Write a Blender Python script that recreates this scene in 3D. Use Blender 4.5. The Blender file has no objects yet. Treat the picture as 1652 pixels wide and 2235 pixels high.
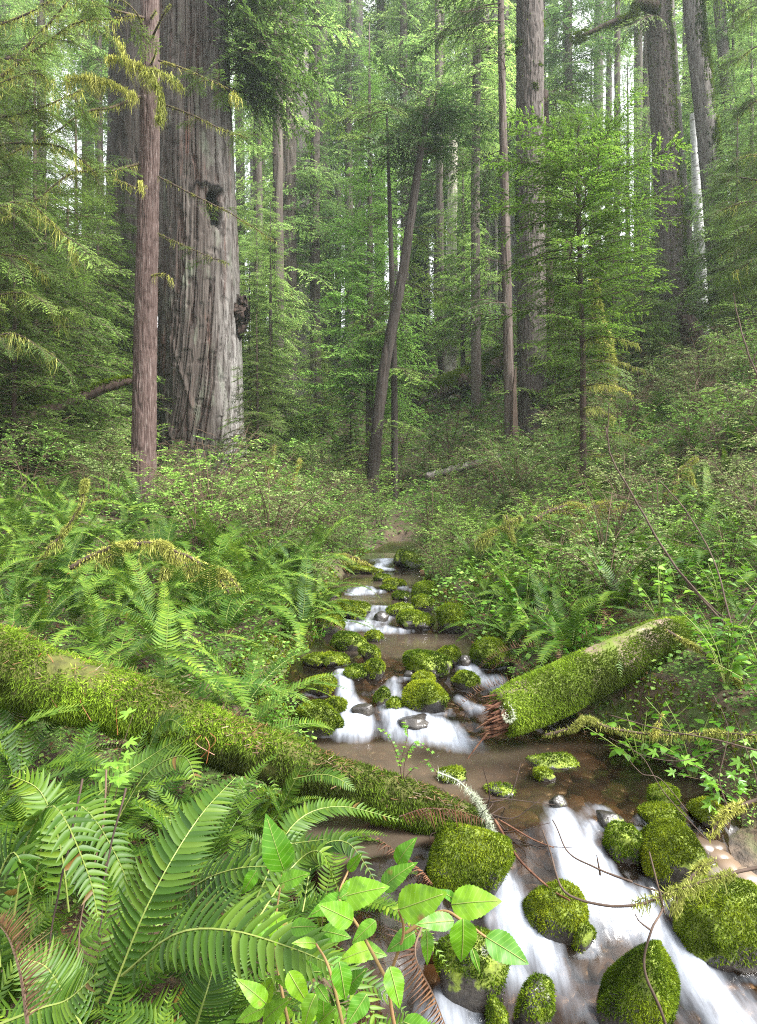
import bpy, bmesh, math, random
import numpy as np
from mathutils import Vector, Matrix
random.seed(7)
RG = np.random.default_rng(7)
S = bpy.context.scene
COL = S.collection
PI = math.pi
KP = 0.4582 / 682.67          # photo pixel (1652 wide view) -> tangent
UC, VC = 826.0, 1117.5
def W(u, v, d):               # a point seen at (u, v) standing d metres ahead of the camera
    return np.array([(u - UC) * KP * d, d, -(v - VC) * KP * d])
def to_px(p):
    return (UC + p[0] / (KP * p[1]), VC - p[2] / (KP * p[1]))

# ------------------------------------------------------------------ noise
def _h(ix, iy, iz, seed):
    h = (ix * 374761393 + iy * 668265263 + iz * 2147483647 + seed * 974711) & 0xFFFFFFFF
    h = ((h ^ (h >> 13)) * 1274126177) & 0xFFFFFFFF
    h = (h ^ (h >> 16)) & 0xFFFFFFFF
    h = (h * 739982445) & 0xFFFFFFFF
    return ((h ^ (h >> 15)) & 0xFFFF) / 32767.5 - 1.0
def vnoise(p, seed=0):
    p = np.asarray(p, float)
    i = np.floor(p).astype(np.int64); f = p - i
    f = f * f * f * (f * (f * 6 - 15) + 10)
    x, y, z = i[..., 0], i[..., 1], i[..., 2]
    fx, fy, fz = f[..., 0], f[..., 1], f[..., 2]
    r = 0
    for dx in (0, 1):
        for dy in (0, 1):
            for dz in (0, 1):
                w = (fx if dx else 1 - fx) * (fy if dy else 1 - fy) * (fz if dz else 1 - fz)
                r = r + w * _h(x + dx, y + dy, z + dz, seed)
    return r
def fbm(p, octv=4, seed=0, gain=.5):
    p = np.asarray(p, float); a = 1.; s = 0.; t = 0.
    for k in range(octv):
        s = s + a * vnoise(p * (2 ** k) + 17.3 * k, seed + k); t += a; a *= gain
    return s / t
def sstep(a, b, x):
    t = np.clip((x - a) / (b - a), 0, 1)
    return t * t * (3 - 2 * t)
def unit(v):
    v = np.asarray(v, float)
    return v / np.maximum(np.linalg.norm(v, axis=-1, keepdims=True), 1e-9)

# ------------------------------------------------------------------ mesh collecting
class Geo:
    def __init__(self):
        self.V, self.F, self.n, self.A = [], [], 0, {}
    def add(self, V, F, mat=0, rnd=.5, **attrs):
        V = np.asarray(V, float).reshape(-1, 3)
        if not isinstance(F, list): F = [F]
        for f in F:
            f = np.asarray(f, np.int64)
            if f.size: self.F.append((f + self.n, mat))
        attrs['rnd'] = rnd
        for k, a in attrs.items():
            a = np.broadcast_to(np.asarray(a, float), (len(V),))
            self.A.setdefault(k, []).append((self.n, a))
        self.V.append(V); self.n += len(V)
        return self
    def arrays(self):
        return np.concatenate(self.V), self.F
    def mesh(self, name, mats, smooth=False):
        me = bpy.data.meshes.new(name)
        V = np.concatenate(self.V)
        me.vertices.add(len(V)); me.vertices.foreach_set('co', V.astype(np.float32).ravel())
        tot = np.concatenate([np.full(len(f), f.shape[1]) for f, _ in self.F])
        idx = np.concatenate([f.ravel() for f, _ in self.F])
        mi = np.concatenate([np.full(len(f), m) for f, m in self.F])
        st = np.concatenate([[0], np.cumsum(tot)[:-1]])
        me.loops.add(len(idx)); me.loops.foreach_set('vertex_index', idx.astype(np.int32))
        me.polygons.add(len(tot))
        me.polygons.foreach_set('loop_start', st.astype(np.int32))
        me.polygons.foreach_set('material_index', mi.astype(np.int32))
        if smooth is True: me.polygons.foreach_set('use_smooth', np.ones(len(tot), bool))
        elif isinstance(smooth, (set, tuple)): me.polygons.foreach_set('use_smooth', np.isin(mi, list(smooth)))
        else: me.polygons.foreach_set('use_smooth', np.zeros(len(tot), bool))
        me.update(calc_edges=True)
        for k, L in self.A.items():
            arr = np.zeros(len(V), np.float32)
            for n, a in L: arr[n:n + len(a)] = a
            me.attributes.new(k, 'FLOAT', 'POINT').data.foreach_set('value', arr)
        for m in mats: me.materials.append(m)
        return me
    def build(self, name, mats, parent=None, smooth=False):
        return link(name, self.mesh(name, mats if isinstance(mats, (list, tuple)) else [mats], smooth), parent)

def link(name, data, parent=None, loc=None):
    o = bpy.data.objects.new(name, data); COL.objects.link(o)
    if parent is not None: o.parent = parent
    if loc is not None: o.location = loc
    return o
ALL = []                       # things whose label is chosen at the end from what stands near them
def tag(o, label=None, cat=None, group=None, kind=None):
    if label: o['label'] = label
    if cat: o['category'] = cat
    if group: o['group'] = group
    if kind: o['kind'] = kind
    return o
def thing(name, label, cat, loc=(0, 0, 0), group=None, rotz=0):
    o = bpy.data.objects.new(name, None); COL.objects.link(o)
    o.empty_display_size = .1
    o.location = tuple(loc); o.rotation_euler = (0, 0, rotz)
    return tag(o, label, cat, group)
def rank_later(o, look, kindkey, at=None):
    ALL.append((o, look, kindkey, at if at is not None else np.array(o.location)))
def inst(V, F, M, off):
    """copies of (V, F) under 3x3 matrices M and offsets off, as plain arrays"""
    n, nv = len(M), len(V)
    P = np.einsum('nij,vj->nvi', M, V) + off[:, None, :]
    add = (np.arange(n) * nv)[:, None, None]
    return P.reshape(-1, 3), [(f[None] + add).reshape(-1, f.shape[1]) for f in F]
def rotz(a):
    c, s = math.cos(a), math.sin(a)
    return np.array([[c, -s, 0], [s, c, 0], [0, 0, 1.]])
def frame_from(x, up=(0, 0, 1)):
    x = unit(x); y = unit(np.cross(up, x)); z = np.cross(x, y)
    return np.stack([x, y, z], axis=-1)
def curve(pts, n):
    """smooth Catmull-Rom through pts"""
    P = np.asarray(pts, float)
    if len(P) == 2: return P[0] + np.linspace(0, 1, n)[:, None] * (P[1] - P[0])
    Q = np.vstack([2 * P[0] - P[1], P, 2 * P[-1] - P[-2]])
    t = np.linspace(0, len(P) - 1, n); i = np.minimum(t.astype(int), len(P) - 2); f = (t - i)[:, None]
    a, b, c, d = Q[i], Q[i + 1], Q[i + 2], Q[i + 3]
    return .5 * (2 * b + (c - a) * f + (2 * a - 5 * b + 4 * c - d) * f ** 2 + (3 * b - a - 3 * c + d) * f ** 3)
def frames(C):
    T = unit(np.gradient(C, axis=0))
    ref = np.array([0, 0, 1.]) if abs(T[:, 2]).mean() < .85 else np.array([0, 1., 0])
    A = unit(np.cross(T, ref)); B = np.cross(T, A)
    return T, A, B
def tube(C, r, n=6, cap=True):
    C = np.asarray(C, float); m = len(C); r = np.broadcast_to(np.asarray(r, float), (m,))
    T, A, B = frames(C)
    a = np.arange(n) * 2 * PI / n
    V = C[:, None] + r[:, None, None] * (np.cos(a)[None, :, None] * A[:, None] + np.sin(a)[None, :, None] * B[:, None])
    i, j = np.meshgrid(np.arange(m - 1), np.arange(n), indexing='ij'); k = (j + 1) % n
    F = np.stack([i * n + j, i * n + k, (i + 1) * n + k, (i + 1) * n + j], -1).reshape(-1, 4)
    V = V.reshape(-1, 3); Fs = [F]
    if cap:
        V = np.vstack([V, C[0] - T[0] * r[0] * .3, C[-1] + T[-1] * r[-1] * .5])
        q = np.arange(n); q2 = (q + 1) % n
        Fs.append(np.stack([q2, q, np.full(n, m * n)], -1))
        Fs.append(np.stack([(m - 1) * n + q, (m - 1) * n + q2, np.full(n, m * n + 1)], -1))
    return V, Fs
def tri_sample(V, F, n, weight=None):
    """n random points on a quad/tri mesh with normals"""
    T = []
    for f in F:
        T.append(f[:, :3])
        if f.shape[1] == 4: T.append(f[:, [0, 2, 3]])
    T = np.concatenate(T)
    a, b, c = V[T[:, 0]], V[T[:, 1]], V[T[:, 2]]
    N = np.cross(b - a, c - a); ar = np.linalg.norm(N, axis=1)
    w = ar * (1 if weight is None else np.maximum(weight((a + b + c) / 3, N / np.maximum(ar, 1e-9)[:, None]), 0))
    k = RG.choice(len(T), n, p=w / w.sum())
    r1, r2 = RG.random(n), RG.random(n); sw = r1 + r2 > 1; r1[sw], r2[sw] = 1 - r1[sw], 1 - r2[sw]
    return a[k] + (b[k] - a[k]) * r1[:, None] + (c[k] - a[k]) * r2[:, None], N[k] / np.maximum(ar[k], 1e-9)[:, None]
def blades(P, N, length, width, lift=.6, wild=.7, droop=0.):
    """little pointed leaves standing on points P: three corners each"""
    n = len(P)
    D = unit(N * lift + RG.normal(0, wild, (n, 3)) * .6 + np.array([0, 0, -droop]))
    Sd = unit(np.cross(D, RG.normal(0, 1, (n, 3))))
    L = length * RG.uniform(.55, 1.3, n)[:, None]; w = width * RG.uniform(.6, 1.2, n)[:, None]
    V = np.stack([P - Sd * w, P + Sd * w, P + D * L], 1).reshape(-1, 3)
    F = np.arange(3 * n).reshape(-1, 3)
    return V, F, np.repeat(RG.random(n), 3)

# ------------------------------------------------------------------ materials
def new_mat(name):
    m = bpy.data.materials.new(name); m.use_nodes = True
    nt = m.node_tree; b = nt.nodes['Principled BSDF']
    return m, nt, b, nt.nodes['Material Output']
def nd(nt, t, **kw):
    n = nt.nodes.new(t)
    for k, v in kw.items():
        if k.startswith('i_'): n.inputs[k[2:]].default_value = v
        else: setattr(n, k, v)
    return n
def ramp(nt, stops, fac):
    r = nt.nodes.new('ShaderNodeValToRGB'); e = r.color_ramp.elements
    while len(e) < len(stops): e.new(.5)
    for k, (p, c) in enumerate(stops): e[k].position = p; e[k].color = (*c, 1)
    nt.links.new(fac, r.inputs[0]); return r.outputs[0]
def noise(nt, vec, scale, detail=4, rough=.6, out=0):
    n = nd(nt, 'ShaderNodeTexNoise'); n.inputs['Scale'].default_value = scale
    n.inputs['Detail'].default_value = detail; n.inputs['Roughness'].default_value = rough
    if vec is not None: nt.links.new(vec, n.inputs['Vector'])
    return n.outputs[out]
def mixc(nt, a, b, fac, blend='MIX'):
    m = nd(nt, 'ShaderNodeMix', data_type='RGBA', blend_type=blend)
    for s, x in ((m.inputs[0], fac), (m.inputs[6], a), (m.inputs[7], b)):
        if hasattr(x, 'links') or hasattr(x, 'is_output'): nt.links.new(x, s)
        else: s.default_value = (*x, 1) if isinstance(x, tuple) else x
    return m.outputs[2]
def mapr(nt, x, a, b, c=0, d=1):
    m = nd(nt, 'ShaderNodeMapRange'); nt.links.new(x, m.inputs[0])
    for k, v in zip((1, 2, 3, 4), (a, b, c, d)): m.inputs[k].default_value = v
    return m.outputs[0]
def scaled(nt, coord, sc):
    t = nd(nt, 'ShaderNodeTexCoord'); mp = nd(nt, 'ShaderNodeMapping'); mp.inputs['Scale'].default_value = sc
    nt.links.new(t.outputs[coord], mp.inputs[0]); return mp.outputs[0]
def attr(nt, name):
    return nd(nt, 'ShaderNodeAttribute', attribute_name=name).outputs['Fac']
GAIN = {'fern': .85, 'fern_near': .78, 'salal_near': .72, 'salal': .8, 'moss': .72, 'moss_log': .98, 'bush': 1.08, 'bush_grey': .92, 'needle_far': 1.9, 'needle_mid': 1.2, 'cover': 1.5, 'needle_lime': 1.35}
def leaf_mat(name, stops, rough=.45, trans=.3, jitter=.25, patch=None, spec=.35):
    sat = lambda c_: [max(.004, sum(c_) / 3 + (x - sum(c_) / 3) * 1.1) for x in c_]
    stops = [(p_, tuple(min(.75, x * GAIN.get(name, 1)) for x in sat(c_))) for p_, c_ in stops]
    m, nt, b, out = new_mat(name)
    c = ramp(nt, stops, attr(nt, 'rnd'))
    oi = nd(nt, 'ShaderNodeObjectInfo')
    hs = nd(nt, 'ShaderNodeHueSaturation')
    nt.links.new(mapr(nt, oi.outputs['Random'], 0, 1, 1 - jitter, 1 + jitter), hs.inputs['Value'])
    nt.links.new(mapr(nt, oi.outputs['Random'], 0, 1, .51, .482), hs.inputs['Hue'])
    nt.links.new(c, hs.inputs['Color']); c = hs.outputs[0]
    if patch:
        f = ramp(nt, [(patch[0], (0, 0, 0)), (patch[0] + .04, (1, 1, 1))], noise(nt, scaled(nt, 'Object', (1, 1, 1)), patch[1], 2))
        c = mixc(nt, c, patch[2], f)
        s_, w_ = attr(nt, 'leaf_s'), attr(nt, 'leaf_w')
        a1 = nd(nt, 'ShaderNodeMath', operation='MULTIPLY_ADD'); nt.links.new(w_, a1.inputs[0]); a1.inputs[1].default_value = -.22; nt.links.new(s_, a1.inputs[2])
        a2 = nd(nt, 'ShaderNodeMath', operation='PINGPONG'); nt.links.new(a1.outputs[0], a2.inputs[0]); a2.inputs[1].default_value = .055
        c = mixc(nt, c, (.26, .42, .08), mapr(nt, a2.outputs[0], .0, .012, .38, 0))
        c = mixc(nt, c, (.035, .09, .012), mapr(nt, noise(nt, scaled(nt, 'Object', (1, 1, 1)), 60, 3), .5, .75, 0, .6))
    nt.links.new(c, b.inputs['Base Color']); b.inputs['Roughness'].default_value = rough
    b.inputs['Specular IOR Level'].default_value = spec
    if trans:
        tr = nd(nt, 'ShaderNodeBsdfTranslucent'); nt.links.new(c, tr.inputs[0])
        mx = nd(nt, 'ShaderNodeMixShader'); mx.inputs[0].default_value = trans
        nt.links.new(b.outputs[0], mx.inputs[1]); nt.links.new(tr.outputs[0], mx.inputs[2])
        nt.links.new(mx.outputs[0], out.inputs[0])
    return m
def wood_mat(name, stops, sc=(6, 6, 1), scale=3, rough=.85, bump=.3, lichen=None, coord='Object'):
    k_ = {'rotwood': .55, 'redwood_dark': .75, 'twig': 1, 'stem': 1, 'log_moss_bed': .8}.get(name, .74 if 'bark' in name or name in ('redwood', 'reddish', 'furrow', 'darkwood') else 1)
    stops = [(p_, tuple(x * k_ for x in c_)) for p_, c_ in stops]
    m, nt, b, out = new_mat(name)
    v = scaled(nt, coord, sc)
    n1 = noise(nt, v, scale, 6, .65)
    c = ramp(nt, stops, n1)
    if lichen:
        n2 = noise(nt, scaled(nt, coord, (1, 1, .5)), lichen[1], 5, .6)
        c = mixc(nt, c, lichen[2], ramp(nt, [(lichen[0], (0, 0, 0)), (lichen[0] + .12, (1, 1, 1))], n2))
    nt.links.new(c, b.inputs['Base Color']); b.inputs['Roughness'].default_value = rough
    b.inputs['Specular IOR Level'].default_value = .2
    if bump:
        bp = nd(nt, 'ShaderNodeBump'); bp.inputs['Strength'].default_value = bump; bp.inputs['Distance'].default_value = .02
        nt.links.new(n1, bp.inputs['Height']); nt.links.new(bp.outputs[0], b.inputs['Normal'])
    return m
M = {}
# conifer leaves: dark inner, mid, bright tips (rnd carries each spray's own hue)
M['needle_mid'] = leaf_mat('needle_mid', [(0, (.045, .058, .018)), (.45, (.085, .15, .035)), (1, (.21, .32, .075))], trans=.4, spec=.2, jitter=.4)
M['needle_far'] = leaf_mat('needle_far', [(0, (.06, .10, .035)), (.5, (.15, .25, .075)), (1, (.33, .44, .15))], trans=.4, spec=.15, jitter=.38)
M['needle_dark'] = leaf_mat('needle_dark', [(0, (.022, .05, .015)), (.5, (.05, .105, .03)), (1, (.11, .19, .05))], spec=.2)
M['needle_bright'] = leaf_mat('needle_bright', [(0, (.05, .095, .015)), (.5, (.13, .24, .042)), (1, (.29, .42, .085))], trans=.45, jitter=.1, spec=.2)
M['needle_lime'] = leaf_mat('needle_lime', [(0, (.11, .20, .05)), (.5, (.24, .40, .10)), (1, (.40, .58, .17))], trans=.45, jitter=.1, spec=.15)
M['fern'] = leaf_mat('fern', [(0, (.11, .075, .02)), (.025, (.016, .045, .008)), (.5, (.052, .118, .016)), (1, (.15, .225, .035))], rough=.5, trans=.3, spec=.2, jitter=.42)
M['fern_near'] = leaf_mat('fern_near', [(0, (.11, .075, .02)), (.025, (.018, .048, .008)), (.5, (.05, .113, .014)), (1, (.125, .20, .026))], rough=.45, trans=.3, spec=.25, jitter=.38)
M['fern_dead'] = leaf_mat('fern_dead', [(0, (.03, .014, .008)), (.5, (.07, .03, .014)), (1, (.13, .065, .028))], trans=.15, rough=.7)
M['bush'] = leaf_mat('bush', [(0, (.03, .075, .016)), (.5, (.105, .215, .045)), (1, (.24, .36, .10))], jitter=.45, spec=.2, trans=.35)
M['bush_grey'] = leaf_mat('bush_grey', [(0, (.05, .075, .03)), (.5, (.15, .21, .08)), (1, (.29, .35, .15))], jitter=.45, spec=.2, trans=.35)
M['salal'] = leaf_mat('salal', [(0, (.06, .16, .02)), (.5, (.11, .26, .03)), (1, (.2, .38, .05))], rough=.3, trans=.35, spec=.5, jitter=.2)
M['salal_near'] = leaf_mat('salal_near', [(0, (.07, .20, .014)), (.5, (.125, .31, .022)), (1, (.2, .42, .04))], rough=.42, trans=.42, spec=.35, jitter=.15, patch=(.66, 14, (.25, .13, .05)))
M['cover'] = leaf_mat('cover', [(0, (.035, .085, .02)), (.5, (.09, .18, .04)), (1, (.19, .30, .075))], spec=.2)
M['moss'] = leaf_mat('moss', [(0, (.03, .052, .007)), (.5, (.10, .16, .014)), (1, (.25, .325, .035))], trans=.3, rough=.8, jitter=.18, spec=.1)
M['moss_log'] = leaf_mat('moss_log', [(0, (.035, .045, .010)), (.4, (.085, .125, .018)), (.8, (.19, .28, .032)), (1, (.32, .40, .07))], trans=.3, rough=.8, spec=.1, jitter=.05)
M['lichen'] = leaf_mat('lichen', [(0, (.12, .14, .03)), (.5, (.26, .28, .07)), (1, (.46, .46, .17))], trans=.3, rough=.9, spec=.05)
M['lichen_pale'] = leaf_mat('lichen_pale', [(0, (.35, .38, .28)), (1, (.6, .63, .5))], trans=.25, rough=.9, spec=.05)
M['litter'] = leaf_mat('litter', [(0, (.05, .025, .014)), (.5, (.11, .055, .028)), (1, (.2, .12, .06))], trans=.05, rough=.8)
M['stem'] = wood_mat('stem', [(.3, (.05, .03, .02)), (.7, (.11, .075, .05))], bump=0)
M['stem_green'] = wood_mat('stem_green', [(.3, (.10, .14, .03)), (.7, (.17, .2, .05))], bump=0, rough=.5)
M['twig'] = wood_mat('twig', [(.3, (.035, .024, .018)), (.7, (.09, .062, .046))], bump=.1)
M['redwood'] = wood_mat('redwood', [(.25, (.03, .018, .014)), (.45, (.075, .054, .044)), (.62, (.125, .10, .085)), (.8, (.22, .195, .17))], sc=(7, 7, .35), scale=1.6, bump=.5, lichen=(.62, 1.4, (.25, .28, .2)))
M['redwood_dark'] = wood_mat('redwood_dark', [(.3, (.014, .011, .009)), (.5, (.035, .027, .022)), (.75, (.07, .056, .047))], sc=(7, 7, .35), scale=1.6, bump=.5)
M['reddish'] = wood_mat('reddish', [(.3, (.035, .02, .017)), (.46, (.075, .048, .041)), (.6, (.12, .085, .075)), (.76, (.30, .265, .245))], sc=(14, 14, 1.6), scale=3.2, bump=.9)
M['furrow'] = wood_mat('furrow', [(.3, (.035, .027, .024)), (.5, (.085, .068, .06)), (.72, (.165, .145, .13))], sc=(8, 8, 1.3), scale=2, bump=.5, lichen=(.68, 3, (.12, .15, .06)))
M['greybark'] = wood_mat('greybark', [(.3, (.065, .055, .052)), (.5, (.14, .122, .113)), (.72, (.25, .23, .215))], sc=(8, 8, 1.3), scale=2, bump=.4, lichen=(.68, 3, (.16, .18, .09)))
M['palebark'] = wood_mat('palebark', [(.3, (.22, .18, .15)), (.5, (.42, .38, .33)), (.75, (.62, .59, .54))], sc=(5, 5, 2.5), scale=2, bump=.3)
M['whitebark'] = wood_mat('whitebark', [(.34, (.16, .14, .13)), (.46, (.52, .52, .52)), (.75, (.72, .72, .72))], sc=(2, 2, 9), scale=2, bump=.2)
M['farbark'] = wood_mat('farbark', [(.3, (.035, .027, .021)), (.5, (.08, .063, .053)), (.75, (.15, .13, .11))], sc=(5, 5, .4), scale=1.2, bump=.3)
M['rotwood'] = wood_mat('rotwood', [(.3, (.05, .022, .014)), (.5, (.16, .07, .04)), (.72, (.3, .16, .09))], sc=(14, 14, 2), scale=2, bump=.5)
M['darkwood'] = wood_mat('darkwood', [(.3, (.02, .014, .011)), (.55, (.055, .036, .028)), (.8, (.11, .075, .055))], sc=(10, 10, 1.5), scale=2, bump=.5)
# ------------------------------------------------------------------ terrain and creek
CY = np.array([0.8, 1.5, 2.2, 2.6, 3.0, 3.4, 3.95, 4.5, 5.2, 6.1, 7.0, 8.0, 9.5, 11., 12.5, 14., 17., 80])
CX = np.array([1.1, 1.05, .98, .85, .72, .62, .50, .12, .16, .05, -.07, -.08, .05, .14, .25, .5, 1., 1.])
CH = np.array([.85, .85, .85, .85, .82, .78, .78, .68, .62, .52, .44, .46, .52, .38, .34, .2, .1, .1])
ZY = np.array([.5, 1.7, 2.25, 2.45, 2.62, 2.85, 2.95, 3.9, 4.05, 4.22, 4.45, 4.7, 4.95, 5.1, 6.05, 6.15, 6.6, 6.7, 6.85, 7.9, 8.0, 8.22, 10.1, 10.3, 10.8, 11.2, 12.5, 14, 80])
ZZ = np.array([-1.80, -1.72, -1.63, -1.56, -1.47, -1.36, -1.335, -1.325, -1.30, -1.24, -1.21, -1.14, -1.10, -1.085, -1.08, -1.06, -1.02, -.985, -.965, -.96, -.95, -.905, -.895, -.87, -.82, -.78, -.75, -.6, -.5])
def creek_c(y): return np.interp(y, CY, CX)
def creek_h(y): return np.interp(y, CY, CH)
def yeff(x, y):
    sk = .38 * (1 - sstep(3.2, 3.8, y)) * (x - .85)
    wob = .10 * vnoise(np.stack([x * 3.1, y * 1.3, x * 0 + .5], -1), 5)
    return y - sk + wob
def zwater(x, y):
    return np.interp(yeff(np.asarray(x, float), np.asarray(y, float)), ZY, ZZ)
CP = np.array([
 (-.8, .6, -1.5), (.2, 1., -1.62), (-1.2, 1.2, -1.42), (-.9, 2., -1.36), (-.3, 2.2, -1.46), (-2.5, 2, -1.12), (-1.6, 3, -1.1), (-.7, 3.2, -1.26), (-2.6, 4, -.9),
 (-1.4, 4.2, -1.02), (-1., 5.2, -.98), (-3.3, 6, -.62), (-1.8, 6.3, -.74), (-1., 8, -.68), (-3.4, 10, .02), (-4.8, 9, .1), (-2, 10.5, -.4),
 (-4.66, 18, .62), (-7, 14, .6), (-12, 22, 1.5), (-2, 15, -.1), (0, 14, -.6), (0, 20, .5), (-1.5, 24, 1.6), (0, 27, 3.2), (-6, 30, 3), (-15, 40, 6),
 (0, 36, 7.), (3, 28, 4.), (2.2, 22, 1.6), (2.3, 2.2, -1.35), (1.8, 3.3, -1.12), (2.4, 3.4, -.92), (1.55, 4.7, -.95), (2.4, 5, -.72), (3.4, 6, -.3),
 (1.5, 7, -.72), (2.6, 8, -.35), (4.67, 9, .85), (2.8, 10, .05), (1.6, 11, -.5), (4.2, 13, 1.1), (2.2, 15, .2), (3.5, 18, 1.2), (4.2, 19, 1.65),
 (6.8, 20, 3.4), (10.4, 24, 5.1), (8.4, 18, 3.5), (8, 12, 3.), (14, 20, 7), (20, 32, 13), (10, 40, 12), (0, 60, 15), (-25, 60, 13), (30, 60, 22), (8, 30, 7), (-10, 5, -.2), (10, 4, 1.5), (-10, 12, 1.)], float)
def _phi(r2): return .5 * r2 * np.log(np.maximum(r2, 1e-12))
_n = len(CP); _K = np.zeros((_n + 3, _n + 3)); _d = CP[:, None, :2] - CP[None, :, :2]
_K[:_n, :_n] = _phi((_d ** 2).sum(-1)) + np.eye(_n) * .02
_K[:_n, _n] = 1; _K[:_n, _n + 1:] = CP[:, :2]; _K[_n, :_n] = 1; _K[_n + 1:, :_n] = CP[:, :2].T
_w = np.linalg.solve(_K, np.concatenate([CP[:, 2], [0, 0, 0]]))
def base_h(x, y):
    x = np.clip(np.asarray(x, float), -40, 40); y = np.clip(np.asarray(y, float), -3, 75); sh = x.shape; x, y = x.ravel(), y.ravel()
    out = np.zeros(len(x))
    for k in range(0, len(x), 20000):
        a, b = x[k:k + 20000], y[k:k + 20000]
        r2 = (a[:, None] - CP[None, :, 0]) ** 2 + (b[:, None] - CP[None, :, 1]) ** 2
        out[k:k + 20000] = _phi(r2) @ _w[:_n] + _w[_n] + a * _w[_n + 1] + b * _w[_n + 2]
    return out.reshape(sh)
def height(x, y):
    x = np.asarray(x, float); y = np.asarray(y, float)
    q = np.stack([x.ravel(), y.ravel(), np.zeros(x.size)], -1)
    hz = base_h(x, y) + (.10 * fbm(q * 1.1, 4, 3)).reshape(x.shape)
    d = np.abs(x - creek_c(y)) - creek_h(y) - (.10 * vnoise(q * 2.2, 9)).reshape(x.shape)
    zw = np.interp(y, ZY, ZZ)
    bed = zw - .10 - .06 * sstep(0, -.4, d) + (.03 * fbm(q * 7, 3, 21)).reshape(x.shape)
    t = sstep(-.05, .42, d)
    t = np.where(y > 15, np.maximum(t, sstep(13.5, 16, y)), t)
    return bed * (1 - t) + np.maximum(hz, zw + .02) * t
def h1(x, y): return float(height(np.array([x]), np.array([y]))[0])
def cdist(x, y): return abs(x - float(creek_c(y))) - float(creek_h(y))
def ground_at(u, v, lo=1.2, hi=70):
    d = np.geomspace(lo, hi, 700)
    x = (u - UC) * KP * d; z = -(v - VC) * KP * d
    k = np.argmax(z <= height(x, d))
    return np.array([x[k], d[k], float(height(x[k:k + 1], d[k:k + 1])[0])])
def water_at(u, v):
    d = np.geomspace(1.2, 16, 1500)
    x = (u - UC) * KP * d; z = -(v - VC) * KP * d
    k = np.argmax(z <= zwater(x, d))
    return np.array([x[k], d[k], float(zwater(x[k], d[k]))])
def grid_faces(m, n):
    i, j = np.meshgrid(np.arange(m - 1), np.arange(n - 1), indexing='ij')
    return np.stack([i * n + j, i * n + j + 1, (i + 1) * n + j + 1, (i + 1) * n + j], -1).reshape(-1, 4)

# ground sheet: fine near the camera, coarse far away
gy = np.concatenate([np.linspace(-3, 1, 20, endpoint=False), np.geomspace(1, 90, 420)])
gx = np.concatenate([-np.geomspace(70, 4, 60, endpoint=False), np.linspace(-4, 4, 240), np.geomspace(4, 70, 61)[1:]])
X, Y = np.meshgrid(gx, gy); Z = height(X, Y)
bedm = sstep(.10, -.05, np.abs(X - creek_c(Y)) - creek_h(Y)) * (Y < 15)
g = Geo(); g.add(np.stack([X, Y, Z], -1).reshape(-1, 3), grid_faces(len(gy), len(gx)), bed=bedm.ravel())
m, nt, b, out = new_mat('forest_soil')
v = scaled(nt, 'Object', (1, 1, 1))
c = ramp(nt, [(.3, (.03, .02, .012)), (.5, (.07, .045, .026)), (.68, (.10, .075, .04))], noise(nt, v, 18, 6, .7))
c = mixc(nt, c, (.06, .085, .018), ramp(nt, [(.48, (0, 0, 0)), (.58, (1, 1, 1))], noise(nt, v, 2.6, 5)))
c = mixc(nt, c, ramp(nt, [(.35, (.018, .014, .011)), (.5, (.055, .04, .028)), (.65, (.11, .08, .055))], noise(nt, v, 14, 4)), attr(nt, 'bed'))
nt.links.new(c, b.inputs['Base Color']); b.inputs['Roughness'].default_value = .9
bp = nd(nt, 'ShaderNodeBump'); bp.inputs['Distance'].default_value = .02
nt.links.new(noise(nt, v, 40, 4), bp.inputs['Height']); nt.links.new(bp.outputs[0], b.inputs['Normal'])
tag(g.build('ground', m, smooth=True), kind='structure')

# gravel lying on the creek bed
def ico(sub):
    bm = bmesh.new(); bmesh.ops.create_icosphere(bm, subdivisions=sub, radius=1)
    bm.verts.ensure_lookup_table()
    V = np.array([v.co[:] for v in bm.verts]); F = np.array([[v.index for v in f.verts] for f in bm.faces]); bm.free()
    return V, F
IC = {k: ico(k) for k in (1, 2, 4, 5)}
m, nt, b, out = new_mat('gravel_stone')
c = ramp(nt, [(0, (.02, .015, .011)), (.4, (.085, .058, .038)), (.75, (.17, .12, .08)), (1, (.10, .09, .08))], attr(nt, 'rnd'))
nt.links.new(c, b.inputs['Base Color']); b.inputs['Roughness'].default_value = .35
GRAVEL = m
g = Geo(); n = 4200
yy = RG.uniform(1.9, 11, n) ** 1.0; yy = 1.9 + (yy - 1.9) * RG.random(n) ** .8
xx = creek_c(yy) + creek_h(yy) * RG.uniform(-.86, .86, n)
zz = height(xx, yy)
sz = RG.uniform(.012, .05, n) * (1 + .5 * RG.random(n))
V0, F0 = IC[2]
for k in range(5):
    Vk = V0 * (1 + .25 * vnoise(V0 * 1.3 + k * 9, k))[:, None]
    s = np.arange(k, n, 5)
    Ms = np.stack([rotz(a) @ np.diag([1.3 * q, q, .55 * q]) for a, q in zip(RG.uniform(0, 6.3, len(s)), sz[s])])
    P, Fs = inst(Vk, [F0], Ms, np.stack([xx[s], yy[s], zz[s] + sz[s] * .15], -1))
    g.add(P, Fs, rnd=np.repeat(RG.random(len(s)), len(Vk)))
tag(g.build('creek_gravel', GRAVEL, smooth=True), kind='stuff')

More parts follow.
